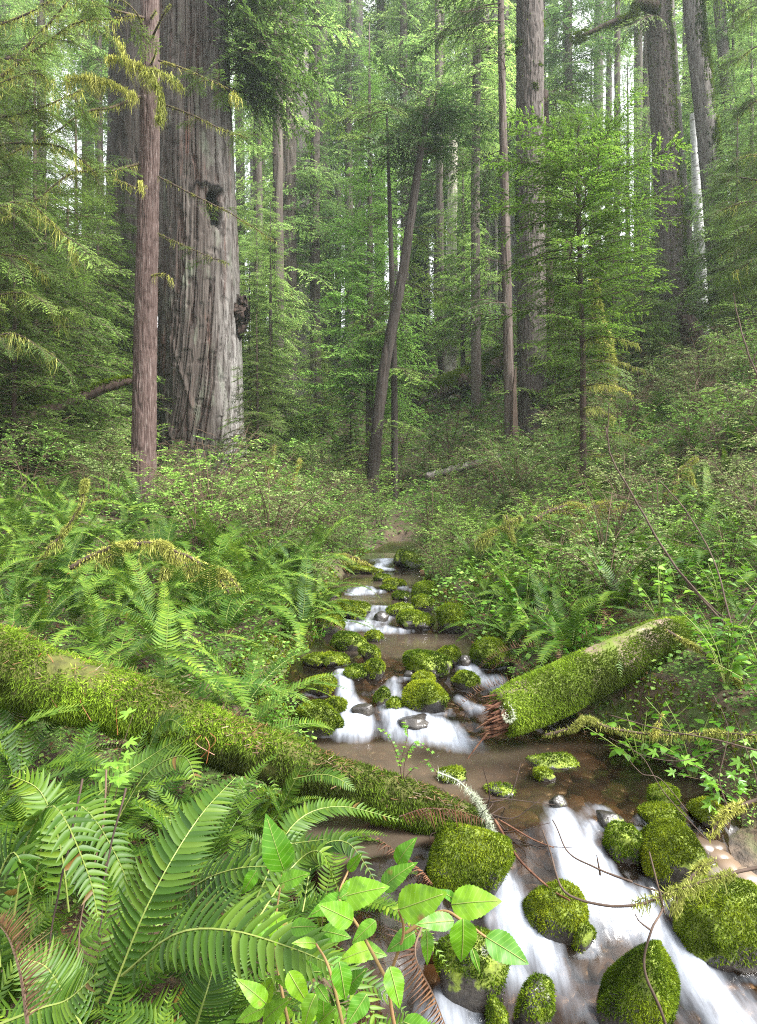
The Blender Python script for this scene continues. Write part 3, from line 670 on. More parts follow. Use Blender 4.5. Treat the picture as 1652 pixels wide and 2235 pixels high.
# shreds of bark hanging off its lower half, and one diagonal torn strip
strip = 0
for (da0, h0, h1_, sl) in ((.10, 2.0, 3.9, -.28), (-.2, .6, 2.5, -.30), (.3, .3, 1.6, -.3), (-.45, 3.3, 4.2, .05)):
    dd = da + .72 - da0 - sl * (Hh - h0)
    strip = strip + np.exp(-(dd / .05) ** 2) * sstep(h0, h0 + .1, Hh) * sstep(h1_, h1_ - .1, Hh)
patch = np.exp(-(((da + .72 + .12) / .3) ** 2 + ((Hh - 3.2) / .8) ** 2) ** 2)
N_ = L_ - .42 * hol + .05 * led + .04 * strip + .03 * patch
V = np.stack([C0[:, None, 0] + Rad[..., 0] / L_ * N_, C0[:, None, 1] + Rad[..., 1] / L_ * N_, V[..., 2]], -1)
lit = sstep(.35, 1.1, da + .72) * (.4 + .6 * sstep(6.5, 2.5, Hh))  # painted light: right flank paler, strongest low down, as lit from the creek
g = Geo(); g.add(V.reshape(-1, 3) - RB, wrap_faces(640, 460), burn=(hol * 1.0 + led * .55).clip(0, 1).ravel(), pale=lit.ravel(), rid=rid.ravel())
m, nt, b, out = new_mat('old_redwood_bark')
v = scaled(nt, 'Object', (6, 6, .3))
n1 = noise(nt, v, 1.7, 7, .68)
c = ramp(nt, [(.28, (.011, .007, .006)), (.45, (.034, .026, .022)), (.6, (.066, .054, .046)), (.8, (.13, .116, .102))], n1)
n2 = noise(nt, scaled(nt, 'Object', (1, 1, .35)), 2.2, 5, .65)
c = mixc(nt, c, (.11, .125, .09), ramp(nt, [(.56, (0, 0, 0)), (.72, (.8, .8, .8))], n2))
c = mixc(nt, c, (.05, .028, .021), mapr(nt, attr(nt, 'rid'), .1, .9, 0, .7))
c = mixc(nt, c, (.095, .046, .034), ramp(nt, [(.58, (0, 0, 0)), (.72, (.75, .75, .75))], noise(nt, scaled(nt, 'Object', (2.2, 2.2, .22)), 1.9, 5, .6)))
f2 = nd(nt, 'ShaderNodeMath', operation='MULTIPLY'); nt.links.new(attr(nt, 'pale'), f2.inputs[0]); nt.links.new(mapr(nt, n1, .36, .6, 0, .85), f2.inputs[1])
c = mixc(nt, c, (.25, .24, .225), f2.outputs[0])  # light from the creek side painted into the bark colour
c = mixc(nt, c, (.008, .006, .005), mapr(nt, attr(nt, 'burn'), .05, .5))
nt.links.new(c, b.inputs['Base Color']); b.inputs['Roughness'].default_value = .88; b.inputs['Specular IOR Level'].default_value = .2
bp = nd(nt, 'ShaderNodeBump'); bp.inputs['Distance'].default_value = .05; bp.inputs['Strength'].default_value = .7
nt.links.new(noise(nt, scaled(nt, 'Object', (14, 14, .8)), 2, 5, .6), bp.inputs['Height']); nt.links.new(bp.outputs[0], b.inputs['Normal'])
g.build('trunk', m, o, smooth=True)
REDWOOD = o
g = Geo()
Vf, Ff = V.reshape(-1, 3) - RB, [wrap_faces(640, 460)[:640 * 60]]
Pm, Nm = tri_sample(Vf, Ff, 9000, lambda p, n: sstep(1.3, .1, p[:, 2] + .6 * vnoise(p * 1.6, 3)) + .01)
Vb, Fb, rb = blades(Pm, Nm, .07, .014, .7, .8, .3); g.add(Vb, Fb, rnd=rb * .8); g.build('base_moss', leaf_mat('grey_moss', [(0, (.05, .08, .03)), (1, (.17, .22, .11))]), o)
b_ = W(524, 690, 17.9) - RB; Vb = IC[5][0]; Vb = Vb * (1 + .55 * fbm(Vb * 2.5, 5, 6, .65))[:, None] * [.22, .25, .55]
g = Geo(); g.add(Vb + b_, IC[4][1]); g.build('burl', M['darkwood'], o, smooth=True)

def tree_trunk(name, label, pts, d, wid, mat, cat='tree', n=200, na=64, depth=.03, freq=9, seed=1, flare=.1, group=None, crack=.3, zf=.25):
    P, R = px_trunk(pts, d, wid)
    o = thing(name, label, cat, P[0], group)
    V, A, Hh, Rr, rid = trunk_geo(P, R, n, na, depth, freq, seed, flare=flare, crack=crack, zf=zf)
    V = V.reshape(-1, 3) - P[0]
    g = Geo(); g.add(V, wrap_faces(n, na)); g.build('trunk', mat, o, smooth=True)
    return o, P, R, V
TR = {}
TR['behind'] = tree_trunk('redwood', 'dark broad redwood trunk directly behind the giant redwood', [(285, 1080), (284, 700), (292, 300), (296, -300)], 21, [118, 112, 108, 100], M['redwood_dark'], depth=.06, freq=5, na=140, n=260, seed=12)
TR['thin'] = tree_trunk('reddish_conifer', 'slim reddish-brown trunk standing before the giant redwood', [(312, 1112), (318, 700), (326, 300), (327, -200)], 10.5, [54, 49, 43, 38], M['reddish'], depth=.012, freq=16, na=120, n=420, seed=13, flare=.12, crack=.6)
TR['farleft'] = tree_trunk('far_redwood', 'grey redwood trunk far off by the left edge', [(34, 960), (36, 500), (40, 100), (42, -300)], 32, [44, 40, 36, 33], M['farbark'], depth=.05, freq=4, seed=14)
TR['edge'] = tree_trunk('far_redwood', 'slender trunk touching the left edge of the view', [(4, 980), (6, 500), (8, -300)], 36, [20, 18, 15], M['farbark'], depth=.04, freq=4, seed=15)
TR['sapling'] = tree_trunk('thin_sapling', 'thin dark sapling stem in the brush left of the redwoods', [(140, 1020), (146, 700), (148, 430)], 15, [11, 9, 4], M['darkwood'], depth=.004, freq=14, na=16, n=60, seed=16, cat='sapling')
TR['r1'] = tree_trunk('far_redwood', 'redwood trunk showing just right of the giant redwood', [(622, 950), (624, 600), (628, 200), (630, -300)], 30, [52, 46, 34, 28], M['farbark'], depth=.07, freq=4, seed=17, flare=.3)
TR['r2'] = tree_trunk('far_redwood', 'short-seen brown trunk right of the giant redwood foot', [(607, 925), (607, 700), (606, 300), (606, -100)], 25, [27, 26, 22, 18], M['farbark'], depth=.04, freq=5, seed=18)
TR['lean'] = tree_trunk('leaning_tree', 'leaning dark tree with a bushy dark top mid-forest', [(806, 1030), (835, 830), (878, 600), (912, 370), (936, 215)], 17, [28, 25, 22, 17, 10], M['redwood_dark'], depth=.02, freq=9, seed=19)
TR['leanmate'] = tree_trunk('thin_conifer', 'thin straight brown stem right beside the leaning tree', [(861, 1028), (860, 800), (852, 500), (844, 250)], 18, [15, 14, 10, 5], M['redwood_dark'], depth=.008, freq=12, na=32, n=120, seed=20)
TR['pale'] = tree_trunk('pale_snag', 'pale dead bare-barked trunk standing in mid-distance', [(982, 800), (985, 600), (988, 400), (990, 180)], 30, [27, 24, 21, 16], M['palebark'], depth=.02, freq=6, seed=21, crack=.8)
TR['slim'] = tree_trunk('slim_redwood', 'slim dark redwood left of the straight furrowed trunk', [(1116, 1030), (1110, 800), (1103, 500), (1096, 200), (1090, -150)], 18, [26, 23, 19, 16, 13], M['redwood'], depth=.018, freq=10, na=60, n=300, seed=22, flare=.2)
TR['furrow'] = tree_trunk('furrowed_fir', 'tall straight furrowed fir with small moss tufts', [(1165, 1000), (1160, 700), (1157, 300), (1156, -200)], 19, [66, 62, 60, 56], M['furrow'], depth=.028, freq=13, na=150, n=520, seed=23, crack=.5, flare=.08)
TR['second'] = tree_trunk('dark_conifer', 'dark trunk half hidden behind the straight furrowed fir', [(1200, 960), (1196, 760), (1190, 500), (1186, 200)], 21, [36, 32, 28, 20], M['darkwood'], depth=.02, freq=10, seed=24)
TR['dead'] = tree_trunk('mossy_snag', 'crooked moss-hung dead stem behind the bright young redwood', [(1330, 870), (1322, 760), (1305, 690), (1296, 610)], 15.5, [34, 27, 20, 10], M['darkwood'], depth=.02, freq=9, seed=25, cat='snag')
TR['big_r'] = tree_trunk('mossy_fir', 'thick dark fir with mossy right edge on the right slope', [(1480, 825), (1468, 600), (1450, 300), (1432, -60), (1420, -300)], 22, [66, 60, 54, 50, 46], M['furrow'], depth=.03, freq=12, na=140, n=480, seed=26, crack=.5)
TR['big_r2'] = tree_trunk('grey_fir', 'narrow grey fir just right of the thick mossy fir', [(1520, 800), (1500, 560), (1475, 250), (1457, -60)], 25, [30, 26, 23, 20], M['greybark'], depth=.02, freq=12, na=70, n=300, seed=27)
TR['white'] = tree_trunk('white_alder', 'white-barked trunk between the mossy firs on the right', [(1540, 800), (1530, 600), (1520, 400), (1513, 250)], 23, [24, 23, 20, 15], M['whitebark'], depth=.006, freq=8, na=50, n=200, seed=28)
TR['big_r3'] = tree_trunk('mossy_fir', 'grey fir with a thick green moss strip near the right edge', [(1590, 850), (1568, 560), (1545, 300), (1515, 40), (1500, -150)], 21.5, [48, 46, 44, 40, 38], M['greybark'], depth=.025, freq=12, na=110, n=420, seed=29)
TR['big_r4'] = tree_trunk('grey_fir', 'left-leaning slim grey fir closest to the right edge', [(1640, 850), (1606, 380), (1585, 180), (1560, -80)], 24, [32, 27, 24, 21], M['greybark'], depth=.018, freq=12, na=70, n=300, seed=30)
TR['stump'] = tree_trunk('dark_stump', 'broken dark brown stump leaning on the right hillside', [(1540, 842), (1522, 770), (1506, 715), (1496, 690)], 17.5, [52, 48, 44, 30], M['darkwood'], depth=.05, freq=8, seed=31, cat='stump')
FARS = [(650, 790, 48, 36, 'flared grey redwood base left of the leaning tree', .35), (706, 830, 32, 40, None, .1), (737, 800, 14, 42, None, .1), (788, 800, 22, 37, None, .1), (965, 790, 16, 31, 'dark reddish trunk hugging the pale dead trunk', .1),
        (1016, 770, 13, 42, None, .1), (1085, 760, 15, 44, None, .1), (920, 760, 19, 43, None, .1), (760, 780, 12, 46, None, .1), (680, 800, 16, 45, None, .1), (1044, 760, 10, 46, None, .1), (895, 760, 13, 48, None, .1), (830, 760, 14, 50, None, .1),
        (1345, 640, 14, 32, None, .1), (1404, 640, 18, 33, None, .1), (1296, 640, 22, 46, None, .1), (1396, 600, 20, 45, None, .1), (1240, 680, 16, 44, None, .1), (560, 860, 20, 34, None, .1), (90, 900, 16, 38, None, .1), (190, 880, 20, 34, None, .1),
        (1625, 640, 16, 34, None, .1), (215, 900, 12, 42, None, .1)]
for k, (u, v, w, d, lab, fl_) in enumerate(FARS):
    top = u + RG.normal(0, 8)
    o, P, R, V = tree_trunk('far_redwood', lab, [(u, v), ((u + top) / 2, 400), (top, -300)], d, [w * 1.1, w, w * .75], M['farbark'] if k % 3 else M['greybark'], depth=.04, freq=4, na=32, n=90, seed=40 + k, flare=fl_, group='far trunks in the misty forest')
    if not lab: rank_later(o, ('grey' if k % 3 == 0 else 'brown') + ' hazy far trunk', 'far_redwood', W(u, v, d))
    FARS[k] = FARS[k] + (o, P)
for k in TR:
    if k not in ('lean', 'stump', 'dead'): TR[k][0]['group'] = 'conifer trunks of the old forest'
# moss tufts on bark
def bark_moss(key, n, ln, mask, mat='moss'):
    o, P, R, V = TR[key]; na = None
    F = [f for f in [np.array([p.vertices[:] for p in o.children[0].data.polygons])]]
    moss_on(V, F, n, ln, ln * .22, M[mat], o, 3, mask, 1.2, .5)
bark_moss('furrow', 5000, .07, lambda p, n: .01 + 3 * sstep(.45, .65, vnoise(p * [1.6, 1.6, 3.2], 5)))
bark_moss('big_r', 7000, .1, lambda p, n: .02 + sstep(.1, .8, n[:, 0] + .6 * vnoise(p * 1.5, 6)))
bark_moss('big_r3', 15000, .1, lambda p, n: .01 + 3 * sstep(.35, .8, n[:, 0] - .5 * n[:, 1] - .25 + .5 * vnoise(p * 1.5, 6)))
bark_moss('big_r4', 3000, .09, lambda p, n: .02 + sstep(.3, .9, n[:, 0] + .6 * vnoise(p * 1.5, 6)))
bark_moss('dead', 6000, .1, lambda p, n: 1 + 0 * n[:, 0], 'lichen')
o = TR['slim'][0]     # torn strip at the slim trunk's foot
s0 = W(1124, 1000, 17.7); s1 = W(1122, 860, 17.75); s2 = W(1126, 800, 17.8)
g = Geo(); g.add(*tube(curve([s0, s1, s2], 14) - np.array(o.location), np.linspace(.12, .015, 14), 6)); g.build('torn_strip', M['twig'], o)
# ------------------------------------------------------------------ conifer boughs and crowns
def bough(seed, nside=16, nleaf=9, leaf=.07, width=.2, droop=.35, rise=.2, hang=.1, tw=.004, rag=.25):
    """one branch of unit length lying along +x: stem tubes (slot 1) and many little leaves (slot 0)"""
    R = np.random.default_rng(seed); g = Geo()
    ax = lambda t: np.stack([t, .06 * np.sin(t * 5 + seed), rise * t - droop * t ** 2], -1)
    tt = np.linspace(0, 1, 9); g.add(*tube(ax(tt), np.linspace(tw * 2.6, tw * .5, 9), 4, cap=False), mat=1)
    P, D, Ls, O = [], [], [], []
    for k in range(nside):
        t = .12 + .86 * (k + R.random() * .7) / nside; sd = 1 if k % 2 else -1
        if R.random() < rag * .5: continue
        L = (.10 + .46 * (1 - t) ** .75) * R.uniform(.6, 1.15); a = sd * math.radians(R.uniform(42, 68))
        p0 = ax(np.array([t]))[0]; d = np.array([math.cos(a), math.sin(a), R.normal(0, .12)]); dn = hang + R.uniform(0, .25)
        s = np.linspace(0, 1, 5); C = p0 + np.outer(s * L, d) + np.outer(-(s ** 2) * L * dn, [0, 0, 1.])
        g.add(*tube(C, np.linspace(tw, tw * .3, 5), 3, cap=False), mat=1)
        n = max(3, int(nleaf * (.35 + L / .5)))
        sl = (np.arange(n) + R.random(n) * .8) / n; sl = .05 + .95 * sl
        for side in (-1, 1):
            keep = R.random(n) > rag * .6
            b = a + side * np.radians(R.uniform(28, 60, n)) * (1 - .6 * sl)
            pl = p0 + np.outer(sl * L, d) + np.outer(-(sl ** 2) * L * dn, [0, 0, 1.])
            dl = np.stack([np.cos(b), np.sin(b), R.normal(-.15 - hang, .22, n)], -1)
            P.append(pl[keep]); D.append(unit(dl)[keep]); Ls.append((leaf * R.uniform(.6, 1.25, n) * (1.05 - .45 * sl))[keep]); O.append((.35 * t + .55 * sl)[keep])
    P, D, Ls, O = map(np.concatenate, (P, D, Ls, O)); n = len(P)
    Nn = unit(np.array([0, 0, 1.]) + R.normal(0, .35, (n, 3))); Wd = unit(np.cross(Nn, D)); w = (Ls * width)[:, None]
    e = P + D * Ls[:, None]; md = P + D * Ls[:, None] * .5 + Nn * Ls[:, None] * .06
    V = np.stack([P, md + Wd * w, e, md - Wd * w], 1).reshape(-1, 3)
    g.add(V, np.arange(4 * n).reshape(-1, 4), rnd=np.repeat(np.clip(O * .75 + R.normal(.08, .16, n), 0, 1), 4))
    return g
def bake(g):
    """stack a Geo into one template: V, faces per slot, rnd"""
    V, Fs = g.arrays(); r = np.zeros(len(V))
    for n, a in g.A['rnd']: r[n:n + len(a)] = a
    return V, Fs, r
BT = {'flat': [bake(bough(s, 18, 9, .075, .17, .30, .22, .06)) for s in (1, 2, 3)],
      'hang': [bake(bough(s, 18, 9, .08, .16, .55, .15, .45)) for s in (4, 5, 6)],
      'fine': [bake(bough(s, 30, 13, .052, .2, .42, .2, .25, .003)) for s in (7, 8, 9)],
      'near': [bake(bough(s, 32, 17, .042, .19, .34, .16, .14, .003, .25)) for s in (10, 11, 12)]}
def add_boughs(g, kind, specs):
    """specs: (base point, azimuth, elevation, length, roll)"""
    T = BT[kind]; by = {0: [], 1: [], 2: []}
    for s in specs: by[int(RG.integers(3))].append(s)
    for k, L in by.items():
        if not L: continue
        Ms, Os = [], []
        for p, az, el, ln, ro in L:
            ce, se = math.cos(el), math.sin(el)
            Re = np.array([[ce, 0, -se], [0, 1, 0], [se, 0, ce]]); cr, sr = math.cos(ro), math.sin(ro)
            Rr = np.array([[1, 0, 0], [0, cr, -sr], [0, sr, cr]])
            Ms.append(rotz(az) @ Re @ Rr * ln); Os.append(p)
        Ms, Os = np.stack(Ms), np.stack(Os); V, Fs, r = T[k]
        for slot in (0, 1):
            fs = [f for f, m_ in Fs if m_ == slot]
            P, FF = inst(V, fs, Ms, Os)
            jit = np.repeat(RG.normal(0, .09, len(Ms)), len(V))
            g.add(P, FF, mat=slot, rnd=np.clip(np.tile(r, len(Ms)) + jit, 0, 1))
    return g
def crown_mesh(name, kind, mats, h, z0, rad, n, seed, shape='cone', el=(-.1, .35), bare=0.):
    R = np.random.default_rng(seed); sp = []
    for k in range(n):
        t = (k + R.random()) / n; z = z0 + (h - z0) * t
        if shape == 'cone': rr = rad * (1 - t) ** .8 + .12 * rad
        elif shape == 'young': rr = rad * (min(1, .45 + 1.6 * t) * (1 - t ** 3) ** .7 + .08)
        else: rr = rad * (.55 + .45 * math.sin(t * 9 + seed)) * (1 - t ** 4)
        rr *= R.uniform(.6, 1.15); az = k * 2.4 + R.normal(0, .5)
        sp.append((np.array([0, 0, z]), az, R.uniform(*el) + .5 * t * (shape == 'young'), rr, R.normal(0, .25)))
    g = add_boughs(Geo(), kind, sp)
    return g.mesh(name, mats)
BR = M['twig']
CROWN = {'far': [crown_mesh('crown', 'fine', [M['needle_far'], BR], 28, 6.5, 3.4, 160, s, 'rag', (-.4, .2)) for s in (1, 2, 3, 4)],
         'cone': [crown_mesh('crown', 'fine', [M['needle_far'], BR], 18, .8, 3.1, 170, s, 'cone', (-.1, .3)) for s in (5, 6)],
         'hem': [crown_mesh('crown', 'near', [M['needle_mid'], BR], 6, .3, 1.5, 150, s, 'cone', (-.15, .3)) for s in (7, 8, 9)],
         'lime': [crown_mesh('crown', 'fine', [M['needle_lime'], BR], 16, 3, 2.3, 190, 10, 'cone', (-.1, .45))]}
tk, Aa, Hh, _, _ = trunk_geo(np.array([[0, 0, -.6], [.1, 0, 9], [0, 0, 18], [0, .1, 30]], float), [.27, .23, .19, .12], 120, 40, .04, 4, 71)
gt = Geo(); gt.add(tk.reshape(-1, 3), wrap_faces(120, 40)); FAR_TRUNK = gt.mesh('trunk', [M['farbark']], True)
V_, F_ = tube(np.array([[0, 0, -.2], [.03, 0, 3], [0, 0, 6]]), [.055, .04, .01], 7); gt = Geo(); gt.add(V_, F_); THIN_TRUNK = gt.mesh('trunk', [M['darkwood']], True)
V_, F_ = tube(np.array([[0, 0, -.2], [.03, 0, 8], [0, 0, 17]]), [.16, .12, .02], 9); gt = Geo(); gt.add(V_, F_); MID_TRUNK = gt.mesh('trunk', [M['farbark']], True)
LOOKS = {'far': 'tall hazy green conifer', 'cone': 'cone-shaped soft green conifer', 'hem': 'small feathery hemlock', 'lime': 'lime-green leafy conifer'}
def plant_tree(kind, u, d, s=1., z=None, look=None, label=None, tr=None, wide=1.):
    x = (u - UC) * KP * d; zz = h1(x, d) if z is None else z
    o = thing({'far': 'forest_conifer', 'cone': 'forest_conifer', 'hem': 'young_hemlock', 'lime': 'lime_conifer'}[kind], label, 'tree', (x, d, zz), 'conifers of the forest behind the creek')
    c = CROWN[kind][int(RG.integers(len(CROWN[kind])))]
    t = FAR_TRUNK if kind == 'far' else THIN_TRUNK if kind == 'hem' else MID_TRUNK
    a = RG.uniform(0, 6.28)
    for nm, me in (('crown', c), ('trunk', t)):
        q = link(nm, me, o); q.rotation_euler = (0, 0, a); q.scale = (s * wide, s * wide, s)
    if not label: rank_later(o, look or LOOKS[kind], kind, W(u, min(1000, VC - zz / (KP * d)), d))
    return o
# trees that make the forest behind: (kind, u, d, scale)
for u, d, s in ((560, 26, .8), (690, 31, 1), (640, 38, 1.1), (760, 33, .85), (880, 36, 1), (960, 36, 1.05), (1040, 27, .8), (1060, 40, 1.2), (830, 44, 1.2), (720, 46, 1.3),
                (1240, 34, .9), (1560, 32, .9), (1640, 28, .85), (1500, 40, 1.1), (1430, 50, 1.3), (520, 44, 1.3), (600, 52, 1.4), (930, 54, 1.4), (1130, 50, 1.3), (1660, 42, 1.1), (1330, 58, 1.2),
                (90, 30, .9), (-20, 26, .8), (215, 28, .8), (60, 48, 1.2), (270, 34, 1), (860, 62, 1.6), (700, 62, 1.6), (1000, 64, 1.6), (780, 50, 1.5), (900, 46, 1.4), (1080, 56, 1.6), (1180, 44, 1.4), (1210, 58, 1.7), (1450, 60, 1.7), (960, 44, 1.4), (650, 46, 1.5), (570, 40, 1.3), (20, 38, 1.2), (200, 46, 1.5), (1550, 54, 1.6), (1620, 36, 1.1), (1100, 38, 1.3), (1128, 62, 1.7), (1108, 70, 1.9)):
    plant_tree('far', u, d, s)
for u, d, s in ((560, 23, .55), (660, 36, .6), (780, 40, .8), (1000, 40, .8), (620, 38, .8), (1230, 24, .6), (1370, 27, .7), (1600, 24, .75), (1640, 20, .6), (190, 22, .6), (60, 20, .55), (120, 27, .7), (1430, 23, .4), (1290, 34, .8), (930, 40, .8), (820, 36, .6), (-30, 18, .5), (1540, 27, .8), (590, 20, .5)):
    plant_tree('cone', u, d, s)
plant_tree('lime', 806, 19.5, .8, label='lime-green leafy conifer behind the leaning tree top')
plant_tree('lime', 1010, 29, .7, look='paler lime-green conifer')
for u, d, s in ((560, 16, .75), (590, 19, .8), (765, 20, .5), (545, 20, 1.1), (100, 12, .9), (30, 10, .75), (75, 13, 1.35), (165, 16, 1.5), (-15, 11.5, 1.3), (185, 14.5, .85), (130, 17, 1.1), (20, 14, 1.0), (215, 17.5, 1.3), (255, 19, 1.4), (70, 17, 1.1), (905, 30, .8), (690, 28, .8),
                (1340, 18, .9), (1400, 17, .8), (1220, 19, .6), (1670, 16, 1.0), (1610, 18, 1.1), (1420, 21, .8), (1330, 23, 1), (1560, 26, .9)):
    plant_tree('hem', u, d, s)

# the bright young redwood
P, R = px_trunk([(1272, 1085), (1272, 800), (1264, 500), (1262, 235)], 10, [17, 13, 9, 3])
o = thing('young_redwood', 'bright green young redwood glowing in the middle of the right bank', 'tree', P[0])
C = curve(P, 80); g = Geo(); V, F = tube(C - P[0], np.interp(np.linspace(0, 1, 80), [0, .3, .7, 1], R), 12)
V = V * 1; V[:, :2] += .006 * np.stack([fbm(V * 9, 3, 2), fbm(V * 9, 3, 3)], -1); g.add(V, F); g.build('trunk', M['darkwood'], o, smooth=True)
sp = []; H0, H1 = W(0, 800, 10)[2] - P[0][2], W(0, 240, 10)[2] - P[0][2]
for k in range(145):
    t = ((k + RG.random()) / 145); z = H0 + (H1 - H0) * t; az = k * 2.4 + RG.normal(0, .4)
    prof = np.interp(t, [0, .25, .5, .72, .82, .9, 1], [.7, 1.1, 1.25, 1.3, 1.2, .85, .3])
    sp.append((np.array([0, 0, z - .1]) + (C[int(79 * (z / (C[-1, 2] - P[0][2]) * .99))] - P[0]) * [1, 1, 0], az, RG.uniform(-.05, .3) + .35 * t, prof * RG.uniform(.45, 1.15), RG.normal(0, .25)))
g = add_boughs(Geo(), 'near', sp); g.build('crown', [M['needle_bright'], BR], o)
sp = []
for k in range(30):
    t = (k + RG.random()) / 30; z = .35 + (H0 - .2) * t
    sp.append((np.array([.0, 0, z]), k * 2.4, RG.uniform(-.35, .1), RG.uniform(.5, 1.1), RG.normal(0, .3)))
g = add_boughs(Geo(), 'near', sp); g.build('lower_crown', [M['needle_mid'], BR], o)
for k in range(7):
    z = .5 + k * .33; az = RG.uniform(-2.9, .2); q = curve([np.array([0, 0, z]), np.array([math.cos(az) * .5, math.sin(az) * .5, z - .05]), np.array([math.cos(az) * 1.1, math.sin(az) * 1.1, z - .3])], 24)
    g = Geo(); g.add(*tube(q, np.linspace(.012, .004, 24), 5)); br = g.build('branch', BR, o, smooth=True)
    Vb, Fb, rb = shaggy(q, .012, 260, .03, .004, .5); g = Geo(); g.add(Vb, Fb, rnd=rb); V, F, r = hanging(q, 130, .04, .22, .003, k); g.add(V, F, rnd=r); g.build('hanging_lichen', M['lichen'], br)

# foliage that belongs to the big trunks
sp = []
for k in range(60):      # drooping boughs on the giant's right flank, high up
    z = RG.uniform(10.2, 15.2); az = RG.uniform(-.9, .5)
    sp.append((np.array([.62, -.2, z]), az, RG.uniform(-.45, .1), RG.uniform(1.3, 2.9), RG.normal(0, .4)))
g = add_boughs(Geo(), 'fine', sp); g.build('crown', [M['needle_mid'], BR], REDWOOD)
o = TR['behind'][0]; sp = []
for k in range(46):
    z = RG.uniform(1.5, 16); az = RG.uniform(-2.8, -1.4)
    sp.append((np.array([RG.uniform(-.9, .5), -.95, z]), az, RG.uniform(-.5, .1), RG.uniform(.5, 1.25), RG.normal(0, .4)))
g = add_boughs(Geo(), 'fine', sp); g.build('crown', [M['needle_mid'], BR], o)
o, P, R, V = TR['lean']; C = curve(P, 60) - P[0]; sp = []
for k in range(46):
    t = RG.uniform(.78, 1.0); az = RG.uniform(0, 6.28)
    sp.append((C[int(t * 59)], az, RG.uniform(-.15, .45), RG.uniform(.7, 1.9), RG.normal(0, .4)))
g = add_boughs(Geo(), 'fine', sp); g.build('crown', [M['needle_dark'], BR], o)
sp = [(C[int(RG.uniform(.12, .8) * 59)], RG.uniform(0, 6.28), RG.uniform(-.6, .1), RG.uniform(.6, 1.6), 0) for k in range(9)]
g = add_boughs(Geo(), 'fine', sp); g.build('lower_boughs', [M['needle_mid'], BR], o)['kind'] = 'stuff'
def side_boughs(key, n, z0, z1, l0, l1, mat, kind='fine', az=(0, 6.28), el=(-.35, .15), nm='crown'):
    o, P, R, V = TR[key]; C = curve(P, 80) - P[0]
    sp = []
    for k in range(n):
        z = RG.uniform(z0, z1); c = C[np.abs(C[:, 2] - z).argmin()]
        sp.append((c, RG.uniform(*az), RG.uniform(*el), RG.uniform(l0, l1), RG.normal(0, .3)))
    add_boughs(Geo(), kind, sp).build(nm, [M[mat], BR], o)
side_boughs('slim', 26, 4, 15, 1.1, 2.6, 'needle_mid', 'fine', (1.9, 4.4), (-.35, .2))
side_boughs('leanmate', 20, 3.5, 11.5, .8, 2.0, 'needle_mid')
side_boughs('second', 30, 2.5, 11, 1.0, 2.4, 'needle_mid', 'fine', (-1.8, .6))
side_boughs('sapling', 24, 1., 7.5, .5, 1.2, 'needle_mid', 'near')
side_boughs('furrow', 12, 1, 5.5, .8, 1.7, 'needle_mid', 'fine', (-2.6, -.4))
side_boughs('r1', 44, 4, 22, 1.6, 3.2, 'needle_far'); side_boughs('r2', 26, 2, 16, 1.2, 2.4, 'needle_far'); side_boughs('farleft', 30, 5, 24, 1.6, 3, 'needle_far')
side_boughs('big_r', 12, 11, 17, 1.2, 2.6, 'needle_mid', 'hang', (1.8, 4.5)); side_boughs('big_r3', 10, 12, 18, 1.2, 2.4, 'needle_mid', 'hang', (-1.2, .8)); side_boughs('big_r2', 16, 6, 17, 1, 2.2, 'needle_far')
side_boughs('big_r4', 14, 9, 19, 1.2, 2.6, 'needle_mid', 'hang', (-1.2, 1.2)); side_boughs('white', 8, 2, 7, .8, 1.8, 'needle_mid')
side_boughs('pale', 30, .5, 20, .7, 1.7, 'needle_far')
# mossy dark limb high on the right
o, P, R, V = TR['big_r']; d = 21.6
q = curve([W(1435, 18, d), W(1392, 10, d), W(1378, 38, d), W(1330, 52, d), W(1290, 70, d), W(1250, 84, d)], 40) - np.array(o.location)
g = Geo(); g.add(*tube(q, np.linspace(.16, .03, 40) * (1 + .25 * RG.random(40)), 8)); br = g.build('branch', M['darkwood'], o, smooth=True)
g = Geo(); Vb, Fb, rb = shaggy(q, .13, 1500, .09, .012, .3); g.add(Vb, Fb, rnd=rb); V, F, r = hanging(q, 130, .08, .4, .008); g.add(V, F, rnd=r * .6); g.build('moss', M['moss'], br)

# limbs of the slim reddish trunk, hung with lichen
o, P, R, V = TR['thin']; OL = np.array(o.location); d = 10.4
LIMBS = [([(346, 132), (400, 150), (450, 172), (512, 202)], .016, .25, .5), ([(352, 226), (420, 252), (480, 280), (540, 305)], .017, .2, .2), ([(346, 386), (430, 430), (512, 470), (606, 530)], .016, .2, .15),
         ([(346, 510), (420, 545), (498, 578)], .013, .2, .15), ([(330, 602), (362, 598), (378, 612)], .014, .3, .1), ([(306, 210), (245, 234), (185, 246), (100, 300), (-10, 350)], .022, .55, .5), ([(304, 358), (235, 374), (150, 380), (75, 440), (-10, 482)], .019, .4, .5),
         ([(302, 412), (245, 388)], .012, .3, .1), ([(332, 82), (352, 40), (374, 12)], .02, .1, .05), ([(312, 58), (290, 20), (240, -20)], .02, .2, .1), ([(318, 40), (250, 22), (180, -6)], .02, .4, .2), ([(330, 140), (338, 118), (341, 104)], .016, .05, .05), ([(330, 40), (340, 22)], .016, .05, 0)]
